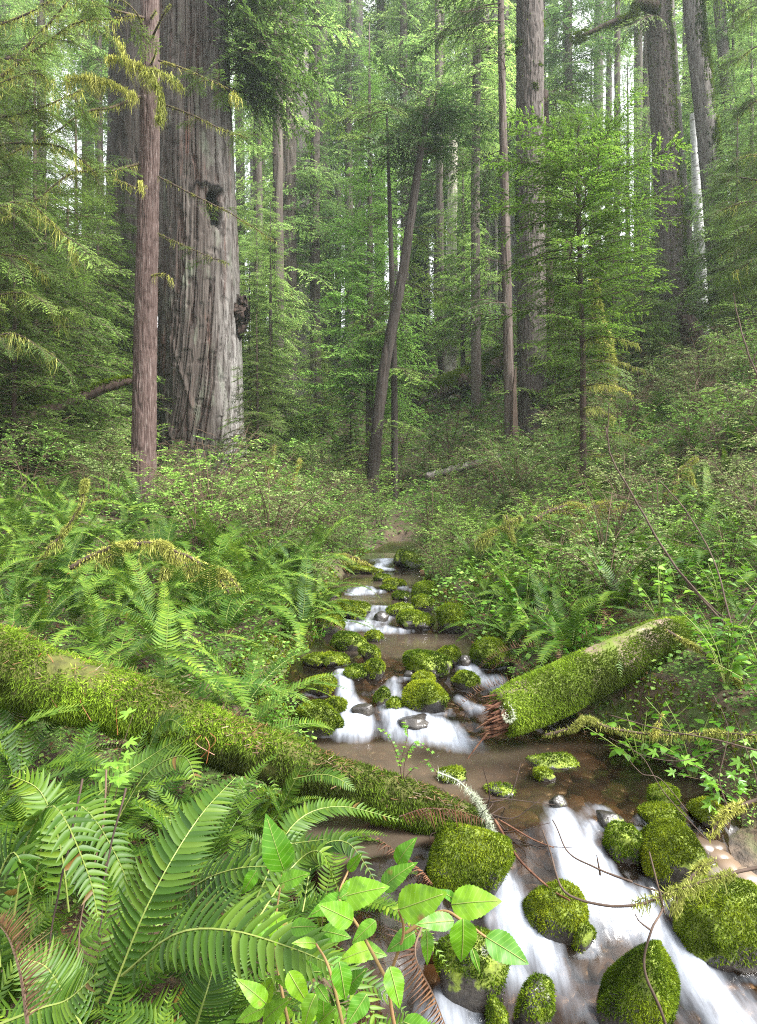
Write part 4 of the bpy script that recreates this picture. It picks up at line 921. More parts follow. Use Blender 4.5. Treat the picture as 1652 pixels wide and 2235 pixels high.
for pts, r0, hg, lf in LIMBS:
    q = curve([W(u, v, d - .25 * (k > 0) - .12 * k) for k, (u, v) in enumerate(pts)], 50) - OL
    q = q + .02 * np.stack([vnoise(q * 3, 1), vnoise(q * 3, 2), vnoise(q * 3, 3)], -1) * np.linspace(0, 1, 50)[:, None]
    g = Geo(); g.add(*tube(q, np.linspace(r0, r0 * .3, 50), 6)); br = g.build('branch', BR, o, smooth=True)
    g = Geo(); Vb, Fb, rb = shaggy(q, r0 * .8, 330, .022, .0035, .35); g.add(Vb, Fb, rnd=rb)
    V, F, r = hanging(q, 170 * hg, .05, .35 * hg + .08, .0035, int(pts[0][1])); g.add(V, F, rnd=r); g.build('lichen', M['lichen'], br)
    if lf > .12:
        sp = [(q[int(i)], RG.uniform(0, 6.28), RG.uniform(-.5, .1), RG.uniform(.2, .5), 0) for i in RG.uniform(18, 49, int(14 * lf * 2))]
        add_boughs(Geo(), 'near', sp).build('foliage', [M['needle_mid'], BR], br)
for pts, n, l0, l1 in (([(232, 128), (262, 126), (300, 140), (326, 158)], 520, .08, .42), ([(318, 150), (340, 180), (350, 215), (348, 262)], 620, .08, .40), ([(255, 84), (264, 100), (270, 128)], 300, .06, .2), ([(330, 150), (372, 168), (402, 196)], 300, .05, .24), ([(140, 176), (190, 168), (240, 180), (296, 210)], 420, .06, .34), ([(306, 395), (310, 420)], 300, .05, .2), ([(505, 205), (520, 215)], 500, .1, .3)):
    q = curve([W(u, v, d - .35) for u, v in pts], 30) - OL
    g = Geo(); g.add(*tube(q, .008, 5)); V, F, r = hanging(q, n * 1.6, l0, l1, .0055, int(pts[0][0]), .03); g.add(V, F, rnd=r)
    Vb, Fb, rb = shaggy(q, .02, 600, .03, .004, .5); g.add(Vb, Fb, rnd=rb); g.build('lichen', M['lichen'], o)

# hemlock outside the left edge, its lichen-hung boughs reaching in
def reaching(name, label, base, boughs_, mat, rr=.14, hgt=9, lich=1.):
    o = thing(name, label, 'tree', base); OL = np.array(base)
    g = Geo(); g.add(*tube(np.array([[0, 0, -.3], [.05, 0, hgt * .5], [0, 0, hgt]]), [rr, rr * .8, rr * .5], 10)); g.build('trunk', M['darkwood'], o, smooth=True)
    for pts, dd, r0 in boughs_:
        q = [W(u, v, dd + .12 * k) for k, (u, v) in enumerate(pts)]; q = curve([np.array([base[0], base[1], q[0][2] + .1])] + q, 60) - OL
        q = q + .035 * np.stack([vnoise(q * 2.3, 1), vnoise(q * 2.3, 2), vnoise(q * 2.3, 3)], -1) * np.linspace(0, 1, 60)[:, None]
        g = Geo(); g.add(*tube(q, np.linspace(r0, r0 * .25, 60), 6)); br = g.build('branch', M['darkwood'], o, smooth=True)
        T, A, B = frames(q); sp = []
        for i in RG.uniform(10, 59, 20):
            i = int(i); az = math.atan2(T[i, 1], T[i, 0]) + RG.choice([-1, 1]) * RG.uniform(.4, 1.2)
            sp.append((q[i], az, RG.uniform(-.7, .05), RG.uniform(.25, .75), RG.normal(0, .4)))
        add_boughs(Geo(), 'near', sp).build('foliage', [M[mat], BR], br)
        if lich:
            V, F, r = hanging(q, 110 * lich, .06, .42, .004, int(pts[0][1])); g = Geo(); g.add(V, F, rnd=r); Vb, Fb, rb = shaggy(q, r0 * .7, 260, .03, .004, .3); g.add(Vb, Fb, rnd=rb)
            g.build('lichen', M['lichen'], br)
    return o
x0 = (-160 - UC) * KP * 9.5
reaching('mossy_hemlock', 'dark hemlock boughs hung with lichen at the top left corner', (x0, 9.5, h1(x0, 9.5)), [
    ([(-40, 190), (60, 120), (150, 60), (290, 30)], 9.3, .03), ([(-60, 150), (30, 120), (100, 60), (170, -20)], 9.0, .03), ([(-40, 260), (80, 240), (180, 200)], 9.2, .026), ([(-50, 60), (60, 30), (140, -10)], 9.6, .026), ([(-60, 330), (40, 310), (150, 330), (210, 380)], 9.4, .024),
    ([(-60, 470), (50, 440), (130, 500), (170, 560)], 9.0, .022), ([(-60, 560), (40, 560), (110, 610)], 9.3, .022), ([(-60, 650), (60, 640), (150, 700)], 9.2, .02), ([(-60, 210), (60, 160), (120, 175)], 8.8, .02), ([(-60, 760), (30, 730), (120, 780)], 9.0, .02)], 'needle_mid')
x0 = (1800 - UC) * KP * 12.5
reaching('dark_hemlock', 'dense green hemlock boughs leaning in from the right edge', (x0, 12.5, h1(x0, 12.5)), [
    ([(1700, 400), (1640, 390), (1570, 380)], 12.3, .03), ([(1700, 450), (1620, 440), (1560, 470)], 12.0, .03), ([(1700, 520), (1640, 510), (1570, 560)], 12.2, .03), ([(1700, 590), (1650, 600), (1610, 640)], 12.1, .025),
    ([(1700, 350), (1650, 340), (1600, 350)], 12.5, .025), ([(1700, 480), (1660, 480), (1610, 520)], 11.6, .025), ([(1720, 560), (1660, 560), (1600, 600)], 11.5, .02), ([(1720, 120), (1660, 100), (1600, 140)], 13.5, .03), ([(1720, 240), (1650, 220), (1610, 260)], 13.4, .03), ([(1720, 30), (1660, 10), (1610, 30)], 13.8, .03)], 'needle_mid', .2, 12, .25)
# ------------------------------------------------------------------ ferns
def frond_geo(C, n=44, plen=.075, seg=5, fold=True, sidev=None, stipe=.1, seed=0, wide=.85, fwd=.25, curl=.0, droop=.25, stem=.0026, g=None, miss=.0):
    R = np.random.default_rng(seed); g = g or Geo()
    C = np.asarray(C, float); L = np.linalg.norm(np.diff(C, axis=0), axis=1).sum(); m = len(C)
    T = unit(np.gradient(C, axis=0))
    S0 = np.array(sidev if sidev is not None else np.cross(T.mean(0), [0, 0, 1.]), float)
    t = stipe + (1 - stipe) * (np.arange(n) + .5) / n; i = np.minimum((t * (m - 1)).astype(int), m - 2); f = (t * (m - 1) - i)[:, None]
    P = C[i] * (1 - f) + C[i + 1] * f; Tt = unit(T[i] * (1 - f) + T[i + 1] * f)
    Sd = unit(S0 - (Tt @ S0)[:, None] * Tt); Nn = np.cross(Sd, Tt)
    q = (t - stipe) / (1 - stipe)
    ln = plen * np.clip(.55 + 1.9 * q, 0, 1) * (1 - q ** 2.4) ** .9 + .006
    sp = L * (1 - stipe) / n; s = np.linspace(0, 1, seg + 1)
    wp = np.clip(s * 7 + .55, 0, 1) * (1 - s ** 2.3)
    for sd in (-1, 1):
        k = R.random(n) > miss; nn = k.sum()
        if nn == 0: continue
        Dv = unit(Sd * sd + Tt * (fwd + .25 * q[:, None]) + Nn * R.normal(.12, .06, (n, 1)))[k]
        l = (ln * R.uniform(.9, 1.06, n))[k]; w0 = np.minimum(sp * wide * .5, l * .16)
        Wd = unit(Tt[k] - (Dv * Tt[k]).sum(1)[:, None] * Dv); Nk = np.cross(Dv, Wd) * sd; Nk = np.where((Nk * Nn[k]).sum(1)[:, None] < 0, -Nk, Nk)
        tl = R.normal(.15, .12, (nn, 1)); Wd = unit(Wd + Nk * tl)
        dr = droop * R.uniform(.6, 1.4, nn)
        X = P[k][:, None] + Dv[:, None] * (l[:, None] * s)[..., None] + Tt[k][:, None] * (l[:, None] * .22 * s ** 2)[..., None] - Nk[:, None] * ((l * dr)[:, None] * s ** 2)[..., None]
        ww = (w0[:, None] * wp)[..., None] * Wd[:, None]
        fd = Nk[:, None] * (w0[:, None] * wp * .45)[..., None]
        rn = np.clip(.42 + .25 * q[k] + R.normal(0, .15, nn), .03, 1); rn[R.random(nn) < .012] = 0
        if fold:
            V = np.stack([X - ww, X - fd, X + ww], 2).reshape(-1, 3); c = 3
            b = np.arange(nn)[:, None, None] * (seg + 1) * c + np.arange(seg)[None, :, None] * c
            F = np.concatenate([b + np.array([0, 1, 4, 3]), b + np.array([1, 2, 5, 4])], 1).reshape(-1, 4)
        else:
            V = np.stack([X - ww, X + ww], 2).reshape(-1, 3); c = 2
            b = np.arange(nn)[:, None, None] * (seg + 1) * c + np.arange(seg)[None, :, None] * c
            F = (b + np.array([0, 1, 3, 2])).reshape(-1, 4)
        g.add(V, F, mat=0, rnd=np.repeat(rn, (seg + 1) * c))
    g.add(*tube(C[::max(1, m // 14)], np.linspace(stem, stem * .3, len(C[::max(1, m // 14)])), 4), mat=1, rnd=.6)
    return g
def arch(L, e0, e1, n=40, side=0.):
    a = np.radians(np.linspace(e0, e1, n)); st = L / (n - 1)
    x = np.concatenate([[0], np.cumsum(np.cos(a[:-1]) * st)]); z = np.concatenate([[0], np.cumsum(np.sin(a[:-1]) * st)])
    t = np.linspace(0, 1, n)
    return np.stack([x, side * t ** 2, z], -1)
FM = [M['fern'], M['stem_green']]; FN = [M['fern_near'], M['stem_green']]; FD = [M['fern_dead'], M['stem']]
ARCH = [(.85, 72, -25, .1), (.95, 62, -45, -.12), (.75, 55, -50, .08), (.9, 78, 5, -.06), (.8, 40, -45, .15), (1.0, 66, -60, -.1), (.7, 80, 40, .04), (.85, 50, -20, .12)]
FROND = [frond_geo(arch(*a[:3], 40, a[3]), 38, .08, 4, True, (0, 1, 0), .12, k, .8, miss=.04).mesh('frond', FM, (0,)) for k, a in enumerate(ARCH)]
FRONDN = []
for me in FROND:
    c = me.copy(); c.materials.clear()
    for q in FN: c.materials.append(q)
    FRONDN.append(c)
DEAD = [frond_geo(arch(.75, 50, -85, 40, .1), 34, .05, 2, False, (0, 1, 0), .1, 3, .45, droop=1.2, miss=.2).mesh('frond', FD, False), frond_geo(arch(.8, 20, -70, 40, -.15), 36, .045, 2, False, (0, 1, 0), .1, 4, .4, droop=1.4, miss=.25).mesh('frond', FD, False)]
def far_fern(seed, n, mats=FM):
    g = Geo(); R = np.random.default_rng(seed)
    for k in range(n):
        L, e0, e1, sd = ARCH[int(R.integers(8))]; C = arch(L * R.uniform(.75, 1.1), e0 + R.normal(0, 6), e1 + R.normal(0, 10), 22, sd); Rz = rotz(k * 2.4 + R.normal(0, .3))
        frond_geo(C @ Rz.T, 26, .075, 2, False, Rz @ np.array([0, 1., 0]), .12, seed * 50 + k, .8, g=g)
    return g.mesh('sword_fern', mats)
FARFERN = [far_fern(s, n) for s, n in ((1, 12), (2, 15), (3, 10), (4, 18))]
LITFERN = [far_fern(s, n, [leaf_mat('fern_lit_yellow_%d' % s, [(0, (.07, .16, .02)), (.5, (.14, .28, .035)), (1, (.24, .38, .06))], trans=.35), M['stem_green']]) for s, n in ((5, 12),)]  # fern copy with the light of the right slope painted into its green
GRP_F = 'sword ferns on the creek banks'
def near_fern(x, y, s=1., n=12, label=None, bright=False, dead=1, z=None, spread=None):
    z = h1(x, y) if z is None else z
    o = thing('sword_fern', label, 'fern', (x, y, z + .02), GRP_F)
    a0 = RG.uniform(0, 6.28)
    for k in range(n):
        me = (FRONDN if bright else FROND)[int(RG.integers(8))]
        q = link('frond', me, o); az = a0 + k * 2.4 + RG.normal(0, .25)
        if spread is not None: az = spread[0] + RG.uniform(-1, 1) * spread[1]
        sc = s * RG.uniform(.75, 1.12); q.scale = (sc, sc, sc); q.rotation_euler = (RG.normal(0, .14), RG.normal(0, .1), az)
    for k in range(dead):
        q = link('frond', DEAD[int(RG.integers(2))], o); q['label'] = 'brown withered frond hanging low'
        q.rotation_euler = (0, RG.uniform(0, .3), RG.uniform(0, 6.28)); q.scale = (s * .85,) * 3
    if not label: rank_later(o, 'bright sword fern' if bright else 'arching green sword fern', 'fern', np.array([x, y, z + .35 * s]))
    return o
def scatter(n, ur, dr, gap, ok, tries=6000, warp=1.):
    P = []
    for _ in range(tries):
        if len(P) >= n: break
        d = dr[0] + (dr[1] - dr[0]) * RG.random() ** warp; u = RG.uniform(*ur); x = (u - UC) * KP * d
        if not ok(x, d): continue
        if all((x - a) ** 2 + (d - b) ** 2 > (gap * (1 if np.isscalar(gap) else 1)) ** 2 for a, b in P): P.append((x, d))
    return P
def log_clear(x, y): # keep stems out of the two near logs
    for Pp, r_ in ((LOGP, .24), (RP, .36)):
        for a, b in zip(Pp[:-1], Pp[1:]):
            a2, b2 = np.array(a[:2]), np.array(b[:2]); t = np.clip(np.dot(np.array([x, y]) - a2, b2 - a2) / np.dot(b2 - a2, b2 - a2), 0, 1)
            if np.linalg.norm(a2 + t * (b2 - a2) - [x, y]) < r_: return False
    return True
# left bank behind the log
for x, y in scatter(58, (-60, 700), (3.35, 8.4), .42, lambda x, y: x < 0 and cdist(x, y) > (.42 if y < 5.6 else .15) and log_clear(x, y), warp=1.1):
    near_fern(x, y, RG.uniform(.72, 1.08), int(RG.integers(9, 14)), dead=int(RG.random() < .5))
for x, y in scatter(10, (380, 720), (5.4, 7.5), .35, lambda x, y: x < 0 and .02 < cdist(x, y) < .35):
    near_fern(x, y, RG.uniform(.55, .75), 9, dead=1)
near_fern(*W(300, 1150, 9)[:2], 1.15, 14, 'upright sword fern at the foot of the slim reddish trunk', spread=(-1.57, 2.6))
near_fern(*W(380, 1130, 9.2)[:2], 1.0, 12)
# right bank
for x, y in scatter(56, (1040, 1720), (4.2, 9.5), .42, lambda x, y: x > 0 and cdist(x, y) > .35 and log_clear(x, y)):
    near_fern(x, y, RG.uniform(.55, .95), int(RG.integers(7, 12)), bright=RG.random() < .5, dead=int(RG.random() < .6))
for x, y in scatter(18, (1000, 1480), (4.4, 8), .45, lambda x, y: x > 0 and cdist(x, y) > .25 and log_clear(x, y)): near_fern(x, y, RG.uniform(.6, .9), 9, bright=True, dead=1)
# foreground, left of the creek and below the log
for x, y, s, n in ((-.95, 2.25, .8, 13), (-.62, 2.45, .72, 12), (-1.15, 2.6, .8, 12), (-.75, 1.75, .78, 13), (-.95, 1.45, .72, 12), (-.42, 2.0, .74, 12), (-.2, 2.35, .62, 11), (-.52, 1.45, .66, 12), (-.15, 1.75, .6, 10), (-1.3, 2.1, .8, 12), (-.32, 2.62, .55, 10), (-.9, 2.75, .6, 10), (-1.45, 2.75, .75, 12), (-.68, 1.15, .6, 10), (-1.2, 2.4, .7, 12), (-.5, 2.72, .5, 10), (-1.6, 2.5, .8, 12), (-.75, 2.62, .55, 11), (-1.05, 2.78, .55, 10), (-1.35, 2.45, .6, 11), (-.15, 2.55, .45, 9), (-1.0, 1.8, .7, 11), (-.4, 1.7, .55, 10)):
    near_fern(x, y, s, n, bright=True, dead=1)
# the showy near fronds, each grown along its own arc
HERO = [([(235, 2190, 1.45), (330, 1960, 1.5), (430, 1790, 1.62), (520, 1690, 1.8)], .10, 'tall upright frond pointing to the log'), ([(265, 2130, 1.25), (380, 2040, 1.2), (500, 2030, 1.16), (640, 2070, 1.12), (735, 2110, 1.1)], .105, 'wide frond arching right across the bottom'),
        ([(150, 1990, 1.6), (130, 1840, 1.6), (90, 1730, 1.65), (20, 1690, 1.6)], .07, None), ([(30, 2000, 1.5), (60, 1830, 1.5), (120, 1760, 1.48), (190, 1900, 1.4), (215, 2010, 1.36)], .075, None), ([(60, 1990, 1.7), (110, 1790, 1.7), (180, 1760, 1.68), (260, 1880, 1.62), (300, 2010, 1.58)], .08, None),
        ([(360, 2000, 1.7), (430, 1930, 1.66), (520, 1895, 1.62), (640, 1890, 1.6)], .08, None), ([(440, 1990, 1.8), (520, 1900, 1.8), (600, 1850, 1.82), (720, 1830, 1.8)], .07, None), ([(0, 2110, 1.3), (-10, 1950, 1.3), (30, 1860, 1.3), (70, 1960, 1.25)], .08, None),
        ([(560, 2010, 1.7), (640, 1890, 1.9), (700, 1860, 1.9), (745, 1960, 1.85)], .06, None), ([(660, 1990, 2.0), (690, 1860, 2.1), (760, 1840, 2.1), (830, 1940, 2.0)], .06, None), ([(0, 2235, 1.1), (90, 2200, 1.1), (150, 2180, 1.1), (215, 2120, 1.1)], .075, None),
        ([(420, 2260, 1.15), (440, 2200, 1.15), (455, 2150, 1.16), (470, 2090, 1.2)], .07, None), ([(100, 1880, 2.2), (220, 1730, 2.3), (330, 1650, 2.4), (410, 1600, 2.4)], .07, None), ([(300, 1740, 2.4), (330, 1620, 2.45), (370, 1570, 2.4), (415, 1605, 2.3)], .065, None),
        ([(250, 1800, 2.1), (320, 1690, 2.15), (400, 1650, 2.1), (432, 1720, 2.0)], .075, None), ([(190, 2260, 1.2), (140, 2170, 1.2), (100, 2110, 1.22), (40, 2090, 1.22)], .075, None), ([(600, 1790, 2.75), (630, 1730, 2.72), (655, 1680, 2.72), (682, 1600, 2.7)], .05, None), ([(640, 1700, 2.72), (700, 1690, 2.66), (740, 1700, 2.62), (775, 1726, 2.6)], .05, None),
        ([(560, 1960, 1.9), (640, 1800, 2.2), (740, 1760, 2.3), (880, 1792, 2.3)], .06, None)]
hf = thing('sword_fern', 'nearest sword fern with long glossy fronds filling the lower left', 'fern', W(250, 2240, 1.45), GRP_F)
for k, (pts, pl, lab) in enumerate(HERO):
    C = curve([W(*p) for p in pts], 50) - np.array(hf.location); L = np.linalg.norm(np.diff(C, axis=0), axis=1).sum()
    T = unit(C[-1] - C[0]); cam = unit(-(C[25] + np.array(hf.location)))
    sv = np.cross(T, unit(cam * .7 + np.array([0, 0, .8])))
    ge = frond_geo(C, int(np.clip(L / .0165, 24, 64)), pl * .86, 6, True, sv, .06, 100 + k, .93, droop=.18)
    q = ge.build('frond', FN, hf, smooth=(0,))
    if lab: q['label'] = lab
# hillside ferns
for x, y in scatter(95, (520, 1700), (12, 36), 1.0, lambda x, y: cdist(x, y) > .6 and (x > 2 or y > 17), warp=1.2):
    lit = x > 5 and y < 24 and RG.random() < .6
    o = link('sword_fern', LITFERN[0] if lit else FARFERN[int(RG.integers(4))]); s = RG.uniform(.9, 1.5)
    o.location = (x, y, h1(x, y) + .05); o.scale = (s, s, s); o.rotation_euler = (RG.normal(0, .1), RG.normal(0, .1), RG.uniform(0, 6.28))
    tag(o, None, 'fern', 'sword ferns on the hillside'); rank_later(o, 'lit yellow-green hillside fern' if lit else 'dark green hillside fern', 'hillfern', np.array([x, y, o.location[2] + .4]))
for x, y in scatter(30, (520, 1700), (8.5, 13), .8, lambda x, y: cdist(x, y) > .5, warp=1):
    o = link('sword_fern', FARFERN[int(RG.integers(4))]); s = RG.uniform(.7, 1.05)
    o.location = (x, y, h1(x, y) + .05); o.scale = (s, s, s); o.rotation_euler = (0, 0, RG.uniform(0, 6.28))
    tag(o, None, 'fern', GRP_F); rank_later(o, 'sword fern in the brush', 'brushfern', np.array([x, y, o.location[2] + .3]))

# ------------------------------------------------------------------ brush
def leaf_quads(P, D, L, w, R, up=.5):
    n = len(P); Nn = unit(np.array([0, 0, 1.]) + R.normal(0, up, (n, 3))); Wd = unit(np.cross(Nn, D)); e = P + D * L[:, None]; m_ = P + D * L[:, None] * .45
    return np.stack([P, m_ + Wd * (L * w)[:, None], e, m_ - Wd * (L * w)[:, None]], 1).reshape(-1, 3), np.arange(4 * n).reshape(-1, 4)
def bush_geo(seed, h=1.2, ns=11, nt=20, nl=15, leaf=.028, w=.3, spread=.8, mats=None):
    R = np.random.default_rng(seed); gs, gl = Geo(), Geo()
    for k in range(ns):
        az = k * 2.4 + R.normal(0, .4); o_ = spread * R.uniform(.3, 1.1); hh = h * R.uniform(.65, 1.1)
        C = curve([np.array([R.normal(0, .06), R.normal(0, .06), 0]), np.array([math.cos(az) * o_ * .35, math.sin(az) * o_ * .35, hh * .6]), np.array([math.cos(az) * o_, math.sin(az) * o_, hh * R.uniform(.75, 1.05)])], 16)
        gs.add(*tube(C, np.linspace(.009, .002, 16), 4, cap=False))
        for j in range(nt):
            t = R.uniform(.22, 1); p = C[int(t * 15)]; a = az + R.uniform(-1.7, 1.7); L = R.uniform(.12, .34) * (1.15 - .4 * t)
            d = unit(np.array([math.cos(a), math.sin(a), R.normal(.12, .28)])); s = np.linspace(0, 1, 4); Q = p + np.outer(s * L, d) - np.outer(s ** 2 * L * .25, [0, 0, 1.])
            gs.add(*tube(Q, .0016, 3, cap=False))
            sl = R.uniform(.1, 1, nl); lp = p + np.outer(sl * L, d) - np.outer(sl ** 2 * L * .25, [0, 0, 1.])
            ld = unit(d + unit(np.cross(d, [0, 0, 1.])) * R.choice([-1, 1], nl)[:, None] * R.uniform(.5, 1.6, nl)[:, None] + R.normal(0, .2, (nl, 3)))
            V, F = leaf_quads(lp, ld, leaf * R.uniform(.6, 1.3, nl), w, R); gl.add(V, F, rnd=np.repeat(np.clip(.2 + .4 * t + .2 * sl + R.normal(0, .15, nl), 0, 1), 4))
    return gs.mesh('stems', [M['stem']]), gl.mesh('foliage', [mats or M['bush']])
BUSH = [bush_geo(s, mats=m_) for s, m_ in ((1, M['bush']), (2, M['bush_grey']), (3, M['bush']), (4, M['bush_grey']))]
def bush(x, y, s, k=None, sink=.05):
    k = int(RG.integers(4)) if k is None else k; st, fo_ = BUSH[k]
    o = thing('huckleberry_bush', None, 'bush', (x, y, h1(x, y) - sink), 'huckleberry bushes of the creek thicket', RG.uniform(0, 6.28))
    for nm, me in (('stems', st), ('foliage', fo_)):
        q = link(nm, me, o); q.scale = (s, s, s * RG.uniform(.85, 1.1))
    rank_later(o, 'greyish twiggy huckleberry bush' if k % 2 else 'green twiggy huckleberry bush', 'bush', np.array([x, y, o.location[2] + .6 * s])); return o
for x, y in scatter(150, (-40, 1700), (8.6, 21), .78, lambda x, y: cdist(x, y) > .35 + .1 * (y < 12) and not (x < -2.2 and y > 13 and x > -7), warp=1.1):
    bush(x, y, RG.uniform(.55, 1.0) if y < 11.5 else RG.uniform(.8, 1.35))
for x, y in scatter(34, (420, 1120), (7.4, 13), .45, lambda x, y: .2 < cdist(x, y) < .8): bush(x, y, RG.uniform(.35, .6))
for x, y in scatter(26, (1180, 1720), (5.2, 9.5), .6, lambda x, y: cdist(x, y) > .9): bush(x, y, RG.uniform(.5, .85))
for x, y in scatter(13, (400, 730), (7.5, 11), .5, lambda x, y: x < 0 and cdist(x, y) > .25): bush(x, y, RG.uniform(.9, 1.25), int(RG.choice([1, 2])))
for x, y in scatter(50, (560, 1720), (20, 40), 1.5, lambda x, y: True): bush(x, y, RG.uniform(1.3, 2.2), 0 if RG.random() < .6 else 2)

# ------------------------------------------------------------------ broad leaves
def broad_leaf(seg=10, c=2, serr=.0, curl=.25, fold=.18, point=1.):
    s = np.linspace(0, 1, seg + 1); w = .36 * np.sin(PI * s ** .72) ** .85 * (1 - .25 * s)
    w[0] = .02; w[-1] = .0
    if serr: w = w * (1 + serr * ((np.arange(seg + 1) % 2) * 2 - 1)); w[-1] = 0
    cols = np.linspace(-1, 1, 2 * c + 1)
    X = np.repeat(s[:, None], 2 * c + 1, 1); Yy = w[:, None] * cols; Z_ = -curl * X ** 2 + fold * np.abs(Yy) - .10 * np.abs(cols) ** 2 * w[:, None] + .02 * np.sin(X * 17) * np.abs(Yy) * 3
    return np.stack([X, Yy, Z_], -1).reshape(-1, 3), [grid_faces(seg + 1, 2 * c + 1)]
LS = lambda V: dict(leaf_s=V[:, 0], leaf_w=np.abs(V[:, 1]) / .36)
BL = [broad_leaf(6, 1, 0, c_, .2) for c_ in (.1, .3, .5)]; BLH = [broad_leaf(26, 2, .035, c_, f_) for c_, f_ in ((.12, .2), (.28, .12), (.45, .22))]
def leafy_plant(seed, h, ns, nl, leaf, hi=False, mats=None):
    R = np.random.default_rng(seed); gs, gl = Geo(), Geo(); T_ = BLH if hi else BL
    for k in range(ns):
        az = k * 2.4 + R.normal(0, .5); o_ = h * R.uniform(.3, .8); hh = h * R.uniform(.6, 1.1)
        C = curve([np.zeros(3), np.array([math.cos(az) * o_ * .4, math.sin(az) * o_ * .4, hh * .6]), np.array([math.cos(az) * o_, math.sin(az) * o_, hh])], 12)
        gs.add(*tube(C, np.linspace(.004, .0018, 12), 4, cap=False))
        for j in range(nl):
            t = .25 + .75 * (j + R.random() * .6) / nl; p = C[min(11, int(t * 11))]; a = az + (1 if j % 2 else -1) * R.uniform(.5, 1.5)
            el = R.uniform(-.1, .5); d = np.array([math.cos(a) * math.cos(el), math.sin(a) * math.cos(el), math.sin(el)]); F3 = frame_from(d, unit(np.array([R.normal(0, .3), R.normal(0, .3) - .25, 1.])))
            V, F = T_[int(R.integers(3))]; gl.add(V @ (F3 * leaf * R.uniform(.65, 1.2)).T + p + d * .01, F, rnd=np.clip(R.normal(.45, .2), 0, 1))
    return gs.mesh('stems', [M['stem_green']], True), gl.mesh('foliage', [mats or M['salal']], True)
SALAL = [leafy_plant(s, .38, 9, 9, .062) for s in (1, 2, 3)]
def salal(x, y, s, name='salal_shrub'):
    o = thing(name, None, 'shrub', (x, y, h1(x, y)), 'salal shrubs with broad leaves on the right bank', RG.uniform(0, 6.28)); st, fo_ = SALAL[int(RG.integers(3))]
    for nm, me in (('stems', st), ('foliage', fo_)): link(nm, me, o).scale = (s, s, s)
    rank_later(o, 'broad-leaved salal shrub', 'salal', np.array([x, y, o.location[2] + .25 * s]))
for x, y in scatter(44, (1040, 1730), (3.7, 7.2), .3, lambda x, y: x > 0 and cdist(x, y) > .2 and log_clear(x, y)): salal(x, y, RG.uniform(.7, 1.1))
for x, y in scatter(14, (1380, 1750), (3.2, 4.3), .28, lambda x, y: x > 0 and cdist(x, y) > .05 and log_clear(x, y)): salal(x, y, RG.uniform(.8, 1.1))
for x, y in scatter(5, (560, 760), (3.3, 7), .3, lambda x, y: x < 0 and .0 < cdist(x, y) < .4 and log_clear(x, y)): salal(x, y, RG.uniform(.35, .55))

# the big salal sprig at the bottom of the view
hs = thing('salal_sprig', 'bright serrated salal leaves nearest the camera at bottom centre', 'shrub', W(850, 2300, 1.02))
HL = np.array(hs.location)
LEAVES = [(870, 1985, 985, 1945, .98, .9), (985, 1975, 1100, 1955, 1.0, .9), (1010, 2005, 1015, 2125, .94, .9), (1060, 2045, 1170, 2110, .98, .8), (740, 1960, 850, 1925, 1.1, .8), (835, 1940, 890, 1875, 1.15, .7), (770, 2010, 690, 1970, 1.05, .8), (760, 1960, 660, 1990, 1.1, .7), (905, 2035, 840, 2075, 1.0, .8), (850, 2110, 880, 2215, .92, .8),
          (740, 2100, 760, 2200, .95, .8), (690, 2170, 640, 2260, .9, .8), (800, 2170, 750, 2250, .88, .8), (930, 2030, 940, 2120, 1.02, .6), (620, 1900, 580, 1790, 1.4, .8), (610, 1930, 680, 1900, 1.35, .7), (600, 1990, 620, 2090, 1.3, .8), (560, 1900, 520, 1960, 1.4, .7), (990, 2010, 900, 2015, .96, .6), (880, 2230, 960, 2260, .88, .8), (580, 2190, 530, 2140, 1.05, .7), (760, 1900, 790, 1860, 1.2, .5), (690, 2060, 640, 2050, 1.05, .6), (630, 2120, 680, 2210, 1.0, .7), (1000, 1970, 955, 1935, 1.02, .5), (820, 2010, 760, 2060, 1.04, .7), (1030, 2070, 1050, 2130, .96, .5)]
for k in range(26):
    u_, v_ = RG.uniform(560, 900), RG.uniform(1880, 2240); a_ = RG.uniform(0, 6.28); s_ = RG.uniform(50, 85)
    if u_ > 760 or v_ > 2000: LEAVES.append((u_, v_, u_ + s_ * math.cos(a_), v_ + s_ * math.sin(a_) * .7, RG.uniform(1.1, 1.25), .8))
for k, (u0, v0, u1, v1, d, w_) in enumerate(LEAVES):
    u1, v1 = u0 + (u1 - u0) * .88, v0 + (v1 - v0) * .88; a, b_ = W(u0, v0, d), W(u1, v1, d - .02); D = b_ - a; L = np.linalg.norm(D)
    up = unit(np.array([RG.normal(0, .25), -.75 + RG.normal(0, .2), .75])); F3 = frame_from(D, up)
    V, F = BLH[k % 3]; V = V * [1, w_ * 1.15, 1]
    g = Geo(); g.add(V @ (F3 * L).T + a - HL, F, rnd=np.clip(RG.normal(.5, .2), 0, 1), **LS(V)); g.add(*tube(np.stack([V[i * 5 + 2] @ (F3 * L).T + a - HL + np.cross(F3[:, 0], F3[:, 1]) * .0006 for i in range(0, 25, 3)]), .0007, 4), mat=1)
    q = g.build('leaf', [M['salal_near'], M['stem_green']], hs, smooth=True)
